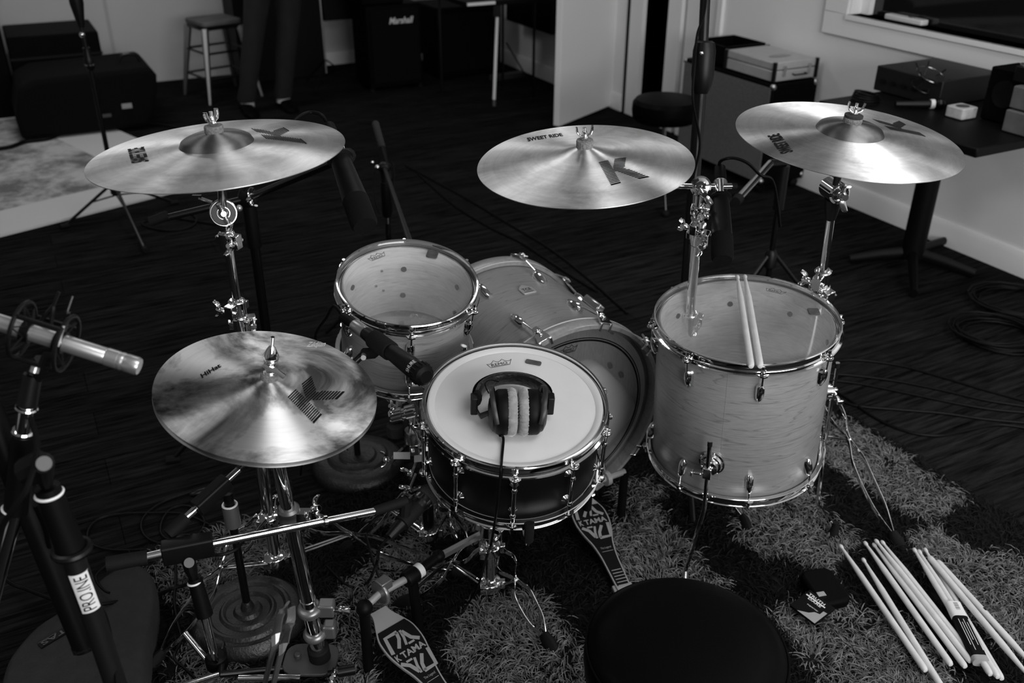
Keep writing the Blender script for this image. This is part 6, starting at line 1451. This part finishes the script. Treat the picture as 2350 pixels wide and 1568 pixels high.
solo('microphone_cable',MB().tube(smooth_path([D(70,960,1.24),D(84,1010,1.22),D(80,1060,1.20),D(62,1120,1.19),D(30,1170,1.19),D(5,1210,1.20),D(-30,1290,1.22),D(-60,1400,1.26)],8),.0040,8),'cable_black','thick black cable curving down the leaning stand at the left edge','cable',Matrix.Translation(D(-60,1400,1.26)))
solo('microphone_cable',MB().tube(smooth_path([H(-40,1280,.12),H(20,1335,.12),H(60,1352,.11),H(120,1375,.115),H(180,1388,.12),H(240,1386,.115),H(350,1368,.06),H(400,1350,.03),H(470,1330,.05)],8),.0048,8),'cable_black','thick black cable crossing over the grey bag behind the lettered stand','cable',Matrix.Translation(H(240,1386,0)))
solo('microphone_cable',MB().tube(smooth_path([D(80,1160,1.30),D(105,1220,1.34),D(118,1290,1.40),D(120,1340,1.44),D(128,1370,1.47),D(175,1400,1.48),D(232,1400,1.44),D(256,1480,1.39),D(275,1600,1.36)],8),.0036,8),'cable_black','black cable strapped along the lettered microphone stand','cable',Matrix.Translation(D(262,1600,1.34)))
# grey padded bag at the lower left
out=[(0,1600),(8,1535),(30,1495),(80,1440),(140,1400),(210,1345),(255,1310),(300,1290),(335,1300),(357,1340),(350,1420),(338,1480),(332,1600),(330,1720),(40,1720)]
P3=[H(x,y,.10) for x,y in out]; c_=sum(P3,V3())/len(P3)
Mg=Matrix.Translation(V3((c_.x,c_.y,0))); t=thing('padded_bag','flat charcoal bag with small chrome lettering in the lower left corner','bag',Mg)
P3s=smooth_path(P3,3,closed=True); rings=[]
for z,k in ((.004,.90),(.012,.965),(.05,.995),(.075,1.0),(.092,.985),(.100,.955),(.104,.90),(.106,.6),(.107,.2)):
    rings.append([(c_+(p-c_)*k).xy.to_3d()+V3((0,0,z)) for p in P3s])
mb=MB().loft(rings); part('body',mb,'bag_grey',t)
lt0=H(94,1484,.110); lt1=H(168,1440,.110); ldx=(lt1-lt0); 
Mz=frame(lt0,(0,0,1),ldx); 
mb=MB(Mz).box((ldx.length*.5,.004,-.002),(ldx.length*1.05,.017,.004)); pl=part('name_plate',mb,'black_metal',t)
mb=MB(Mz); put_text(mb,'ETAS',(ldx.length*1.0,.011),(-ldx.length*.95,0),(0,-.013),lambda x,y:.0008,.02); mb.stroke([(0,.0125),(ldx.length*.55,.0125)],.0012,.0008); part('letters',mb,'chrome',pl,'chrome letters')

# ================================================================== FLOOR CABLES
GC='black cables on the floor to the right of the drum kit'
floor_cable('cable','black cable on the dark floor, uppermost of the long runs right of the floor tom',[(1905,832),(1960,826),(2060,838),(2150,862),(2250,892),(2360,922)],.0042,group=GC)
floor_cable('cable','black cable on the dark floor, second of the long runs right of the floor tom',[(1900,858),(1960,862),(2060,875),(2160,895),(2260,918),(2370,935)],.0042,group=GC)
floor_cable('cable','black cable on the dark floor, third of the long runs, almost straight',[(1898,872),(1970,880),(2080,902),(2190,925),(2280,940),(2370,948)],.0042,group=GC)
floor_cable('cable','black cable on the dark floor dipping low in a wide loop above the rug corner',[(1900,888),(1950,918),(2010,960),(2080,990),(2150,1000),(2210,990),(2290,975),(2370,985)],.0042,group=GC)
floor_cable('cable','black cable on the dark floor between the wide loop and the straight runs',[(1900,905),(1960,930),(2060,940),(2160,948),(2260,962),(2370,972)],.0042,group=GC)
def coil(label,cx,cy,R,n,seed):
    random.seed(seed); c=H(cx,cy,0); M=Matrix.Translation(c); pts=[]
    for i in range(n*16):
        a=2*PI*i/16; k=R*(.82+.2*math.sin(i*.37+seed)*.6+.006*(i//16)); pts.append(c+V3((k*math.cos(a)+.01*math.sin(i*.11),k*.92*math.sin(a)+.01*math.cos(i*.17),.006+.0052*(i//16)+.003*math.sin(i*.7))))
    solo('coiled_cable',MB().tube(pts,.0042,6),'cable_black',label,'cable',M,'coiled black cables on the floor by the right wall')
coil('coiled black cable on the floor at the right edge, nearer the white wall',2335,705,.19,7,1)
coil('coiled black cable on the floor at the right edge, lower of the two coils',2280,778,.17,7,2)
GL='cables on the floor and rug left of the hi-hat'
floor_cable('cable','black cable making a wide oval loop on the dark floor left of the hi-hat',[(470,1240),(400,1255),(330,1262),(250,1262),(206,1245),(204,1215),(230,1190),(280,1180),(350,1178),(420,1180),(470,1200),(500,1215)],.0034,group=GL)
floor_cable('cable','black cable in smaller loops ending at the white-collared plug left of the hi-hat',[(452,1132),(420,1135),(370,1155),(332,1185),(325,1215),(345,1240),(390,1250),(440,1240),(470,1200),(440,1165),(400,1165),(375,1190),(370,1225),(400,1240),(480,1225)],.0034,group=GL)
floor_cable('cable','black cable with bare tip curling on the grey bag beside the stand handle',[(320,1270),(290,1276),(250,1295),(222,1320),(225,1340),(240,1356),(251,1361)],.0030,z=.115,group=GL)
floor_cable('cable','black cable hanging down from the boom clamp to the rug',[(402,1290),(404,1330),(400,1380),(408,1430),(416,1470),(400,1510),(430,1540),(480,1590)],.0034,z=.03,group=GL)
floor_cable('cable','black cable curving over the boom stand clamp',[(380,1250),(410,1232),(440,1232),(470,1262),(500,1274),(540,1262),(560,1240)],.0036,z=.40,group=GL)
pA=H(452,1132,.02); M=frame(pA,H(478,1124,.02)-pA,(0,0,1)); t=thing('cable_plug','cable plug with white collar on the floor left of the hi-hat','plug',M)
mb=MB(M).lathe([(.004,-.02),(.0095,-.012),(.0095,.03),(.008,.034)],18,capb=True,capt=True); part('shell',mb,'black_metal',t); mb=MB(M).lathe([(.0082,.034),(.0105,.036),(.0105,.055),(.009,.056)],18,capt=True); part('collar',mb,'trim_paint',t,'white collar')
# long cable runs on the back floor
floor_cable('cable','black cable on the floor behind the drums, left of two thin diagonal runs',[(960,400),(1040,470),(1120,520),(1200,560),(1290,620),(1370,670)],.005,group='cables on the floor behind the bass drum')
floor_cable('cable','black cable on the floor behind the drums, right of two thin diagonal runs',[(930,380),(1060,450),(1160,510),(1260,570),(1350,640),(1440,720)],.005,group='cables on the floor behind the bass drum')
floor_cable('cable','loose loop of black cable on the floor under the left crash cymbal',[(335,505),(360,490),(420,488),(450,500),(440,520),(390,530),(340,522),(330,510),(380,500),(430,505),(520,520)],.005)
# ================================================================== SHAG RUG
pp=lambda L: [H(x,y,.03) for x,y in L]
GREY=[pp(L) for L in (
 [(1895,925),(1960,965),(2060,1030),(2235,1140),(2151,1194),(2115,1185),(2057,1149),(2016,1131),(1980,1104),(1890,1060),(1850,1000)],
 [(1690,1150),(1858,1120),(1917,1185),(1975,1226),(1917,1316),(1871,1302),(1813,1262),(1745,1266),(1690,1240)],
 [(1762,1400),(1820,1370),(1935,1350),(1989,1415),(2084,1393),(2120,1440),(2197,1537),(2240,1620),(1930,1640),(1849,1501)],
 [(2084,1235),(2142,1199),(2251,1270),(2300,1245),(2420,1290),(2450,1560),(2350,1510),(2210,1402),(2124,1311)],
 [(1410,1095),(1480,1085),(1525,1115),(1485,1150),(1500,1160),(1571,1239),(1680,1340),(1560,1360),(1455,1345),(1395,1224),(1420,1150)],
 [(1095,1380),(1194,1345),(1252,1370),(1303,1427),(1352,1482),(1365,1640),(1050,1640),(1030,1440)],
 [(785,1326),(950,1215),(1040,1290),(900,1410),(850,1400),(850,1640),(760,1640),(770,1430)],
 [(340,1285),(380,1240),(560,1150),(700,1210),(640,1300),(520,1340),(430,1400),(350,1340)],
 [(400,1490),(520,1450),(600,1640),(380,1640)],
 [(840,1180),(1100,1080),(1300,1120),(1250,1180),(1000,1230)],
)]
RUGP=[H(x,y,0) for x,y in ((1885,915),(2245,1142),(2480,1260))]
rp=[R3(2.16,1.84),R3(2.16,-.2),R3(-.35,-.2),R3(-.02,.9),R3(.03,2.12),R3(.35,2.3),R3(1.2,2.1)]
rp=[R3(2.165,1.84),R3(2.165,.2),R3(.0,.2),R3(.0,2.10),R3(.9,2.10),R3(.9,1.99),R3(1.25,1.84)]
Mrg=frame(R3(1.1,1.1,0),(0,0,1),WX)
rug=thing('shag_rug','patchwork shag rug of grey and black squares under the drum kit','rug',Mrg)
mb=MB().prism([(p.x,p.y) for p in rp],.001,.012); part('backing',mb,'shag_black',rug)
def inpoly(P,X,Y):
    c=np.zeros(len(X),bool); n=len(P)
    for i in range(n):
        x0,y0=P[i].x,P[i].y; x1,y1=P[i-1].x,P[i-1].y
        m=((y0>Y)!=(y1>Y))&(X<(x1-x0)*(Y-y0)/(y1-y0+1e-12)+x0); c^=m
    return c
def strands(name,mat,X,Y,label,dens_h=(.010,.026),w=.0025):
    n=len(X); seg_=4; 
    ang=rng.uniform(0,2*PI,n)+0; h=rng.uniform(dens_h[0],dens_h[1],n); ln=rng.uniform(.7,1.6,n)
    # clumpy lean field
    fx=np.sin(X*13+Y*7)+np.sin(X*31-Y*23)*.7; fy=np.cos(Y*15-X*9)+np.cos(Y*27+X*21)*.7
    ang=np.arctan2(fy,fx)+rng.normal(0,.8,n)
    dx,dy=np.cos(ang),np.sin(ang); px,py=-dy,dx
    base=.008
    V=np.zeros((n,(seg_+1)*2,3)); tw=rng.uniform(-.6,.6,n)
    for k in range(seg_+1):
        t=k/seg_; hor=ln*.026*(t**1.5); z=base+h*np.sin(t*PI*.72)*.8
        cx=X+dx*hor+px*tw*.012*t*t; cy=Y+dy*hor+py*tw*.012*t*t
        ww=w*(.9 if k<seg_ else .25)*.5
        V[:,2*k,0]=cx+px*ww; V[:,2*k,1]=cy+py*ww; V[:,2*k,2]=z
        V[:,2*k+1,0]=cx-px*ww; V[:,2*k+1,1]=cy-py*ww; V[:,2*k+1,2]=z+.0012*np.sin(tw*5)
    nv=(seg_+1)*2; f=[]
    loc=np.array([(2*k,2*k+1,2*k+3,2*k+2) for k in range(seg_)])
    Fc=(loc[None]+ (np.arange(n)*nv)[:,None,None]).reshape(-1,4)
    Mi=Mrg.inverted(); A=np.array(Mi); P=V.reshape(-1,3); P=P@A[:3,:3].T+A[:3,3]
    me=bpy.data.meshes.new(name); me.vertices.add(len(P)); me.vertices.foreach_set('co',P.ravel()); me.loops.add(Fc.size); me.loops.foreach_set('vertex_index',Fc.ravel().astype(np.int32))
    me.polygons.add(len(Fc)); me.polygons.foreach_set('loop_start',np.arange(0,Fc.size,4,dtype=np.int32)); me.polygons.foreach_set('use_smooth',np.ones(len(Fc),bool)); me.update(calc_edges=True); me.validate()
    me.materials.append(MAT[mat]); o=bpy.data.objects.new(name,me); COL.objects.link(o); o.parent=rug; o['kind']='stuff'; o['label']=label; return o
N=130000
w_=rng.uniform(-.02,2.175,N); s_=rng.uniform(.2,2.12,N); X=WX.x*w_+SX.x*s_; Y=WX.y*w_+SX.y*s_
ins=inpoly(rp,X,Y); X,Y=X[ins],Y[ins]
gm=np.zeros(len(X),bool); Xj=X+rng.normal(0,.008,len(X)); Yj=Y+rng.normal(0,.008,len(Y))
for P in GREY: gm|=inpoly(P,Xj,Yj)
# visible region only where the camera could plausibly look
keep=(Y>1.0)
strands('grey_pile','shag_grey',X[gm&keep],Y[gm&keep],'grey shaggy pile')
kb=(~gm)&keep&(rng.uniform(0,1,len(X))<.6)
strands('black_pile','shag_black',X[kb],Y[kb],'black shaggy pile')

# ================================================================== PERSON
def skin_body(name,nodes,edges,parent,mat,sub=2):
    me=bpy.data.meshes.new(name); M=WM[parent.name]; Mi=M.inverted()
    me.from_pydata([tuple(Mi@V3(p)) for p,_ in nodes],edges,[]); o=bpy.data.objects.new(name,me); COL.objects.link(o)
    s=o.modifiers.new('skin','SKIN'); 
    if not me.skin_vertices: 
        bm=bmesh.new(); bm.from_mesh(me); bm.verts.layers.skin.verify(); bm.to_mesh(me); bm.free()
    for i,(p,r) in enumerate(nodes):
        v=me.skin_vertices[0].data[i]; v.radius=(r if isinstance(r,tuple) else (r,r)); v.use_root=(i==0)
    u=o.modifiers.new('sub','SUBSURF'); u.levels=sub; u.render_levels=sub
    me.materials.append(MAT[mat]); o.parent=parent; return o
fL=H(570,258,.0); fR=H(652,248,.0); mid=(fL+fR)/2
Mh=frame(V3((mid.x,mid.y,0)),(0,0,1),(fR-fL)); 
man=thing('person','person in jeans and dark shoes standing in front of the black cupboard beside the stool','person',Mh)
fw2=(Mh.to_3x3()@V3((0,-1,0))); rx=(Mh.to_3x3()@V3((1,0,0)))
def PW(x,y,z): return mid.xy.to_3d()+rx*(x+.17*min(1,max(0,z-.08)/.85))+fw2*y+V3((0,0,z))
hw=(fR-fL).length/2
# body in one continuous skin
nodes=[(PW(0,0,.96),(.15,.11)),(PW(0,0,1.12),(.14,.10)),(PW(0,0,1.30),(.16,.11)),(PW(0,.0,1.44),(.12,.09)),(PW(0,.01,1.52),(.055,.055)),(PW(0,.02,1.58),(.055,.06)),
 (PW(-.10,0,.90),(.095,.095)),(PW(-hw*.9,.02,.50),(.062,.062)),(PW(-hw,.0,.09),(.042,.042)),(PW(.10,0,.90),(.095,.095)),(PW(hw*.9,.02,.50),(.062,.062)),(PW(hw,0,.09),(.042,.042)),
 (PW(-.19,0,1.42),(.055,.055)),(PW(-.25,.02,1.14),(.04,.04)),(PW(-.24,.14,.96),(.03,.03)),(PW(-.22,.22,.93),(.028,.018)),
 (PW(.19,0,1.42),(.055,.055)),(PW(.25,.02,1.14),(.04,.04)),(PW(.24,.14,.96),(.03,.03)),(PW(.22,.22,.93),(.028,.018))]
edges=[(0,1),(1,2),(2,3),(3,4),(4,5),(0,6),(6,7),(7,8),(0,9),(9,10),(10,11),(3,12),(12,13),(13,14),(14,15),(3,16),(16,17),(17,18),(18,19)]
skin_body('body',nodes,edges,man,'skin')
for s in (-1,1):
    for k in range(4):
        b0=PW(s*(.20+.012*k),.235,.925+.0*k); mb=MB().tube([b0,b0+fw2*.035+V3((0,0,-.006)),b0+fw2*(.055-.004*abs(k-1.5))+V3((0,0,-.022))],[.009,.008,.006],8); part('finger',mb,'skin',man)
    b0=PW(s*.195,.20,.93); mb=MB().tube([b0,b0-rx*s*.02+fw2*.02,b0-rx*s*.024+fw2*.045],[.010,.009,.007],8); part('thumb',mb,'skin',man)
# head
mb=MB(frame(PW(0,.02,1.68),(0,0,1),rx)); mb.ball((0,0,0),.1,24,(.78,.95,1.15)); mb.tube([(0,-.085,.02),(0,-.115,-.012),(0,-.095,-.02)],[.010,.016,.010],8)
for s in (-1,1): mb.ball((s*.078,.0,-.005),.02,10,(.4,.8,1.3))
part('head',mb,'skin',man)
mb=MB(frame(PW(0,.02,1.68),(0,0,1),rx))
for s in (-1,1): mb.ball((s*.03,-.088,.01),.010,10)
part('eye',mb,'ink_light',man); mb=MB(frame(PW(0,.02,1.68),(0,0,1),rx)).tube([(-.025,-.088,-.05),(0,-.094,-.052),(.025,-.088,-.05)],.005,8); part('mouth',mb,'gel_pad',man)
mb=MB(frame(PW(0,.0,1.70),(0,0,1),rx)).lathe([(.083,-.02),(.092,.02),(.085,.065),(.055,.105),(.002,.118)],24,capt=True); part('hair',mb,'hair',man)
# jeans and shirt
for s in (-1,1):
    rings=[]
    for z,x,y,r in ((.075,hw,.0,.058),(.10,hw,.0,.062),(.2,hw*.985,.004,.060),(.36,hw*.95,.012,.068),(.5,hw*.92,.02,.070),(.58,hw*.9,.02,.074),(.74,hw*.82,.012,.086),(.88,.095,0,.100),(.93,.08,0,.105)):
        rings.append([PW(s*x+(r*(1+.05*math.sin(3*q+z*30)))*math.cos(q),y+(r*(1+.05*math.cos(4*q+z*40)))*math.sin(q),z) for q in [2*PI*i/18 for i in range(18)]])
    mb=MB().loft(rings,cap=False); part('jeans_leg',mb,'denim',man)
    # ankle
    mb=MB().cyl(PW(s*hw,.0,.04),PW(s*hw,0,.10),.046,n=16); part('sock',mb,'plastic_white',man,'pale ankle')
    rings=[]
    for y,w,h in ((-.075,.02,.03),(-.065,.036,.065),(-.03,.042,.078),(.02,.043,.074),(.07,.046,.055),(.13,.050,.044),(.175,.040,.034),(.195,.02,.022)):
        rings.append([PW(s*(hw+.01)+w*math.cos(q),y,max(.0,h*.5+h*.55*math.sin(q))) for q in [2*PI*i/14 for i in range(14)]])
    mb=MB().loft(rings); sh=part('shoe',mb,'black_vinyl',man)
rings=[]
for z,a,b in ((.90,.175,.125),(.98,.172,.122),(1.1,.158,.115),(1.3,.19,.125),(1.40,.20,.115),(1.47,.13,.09),(1.51,.07,.065)):
    rings.append([PW(a*math.cos(q),b*math.sin(q),z) for q in [2*PI*i/24 for i in range(24)]])
mb=MB().loft(rings,cap=False)
for s in (-1,1): mb.tube([PW(s*.17,0,1.43),PW(s*.22,.01,1.30),PW(s*.235,.015,1.22)],[.065,.056,.054],14)
part('shirt',mb,'shirt',man)
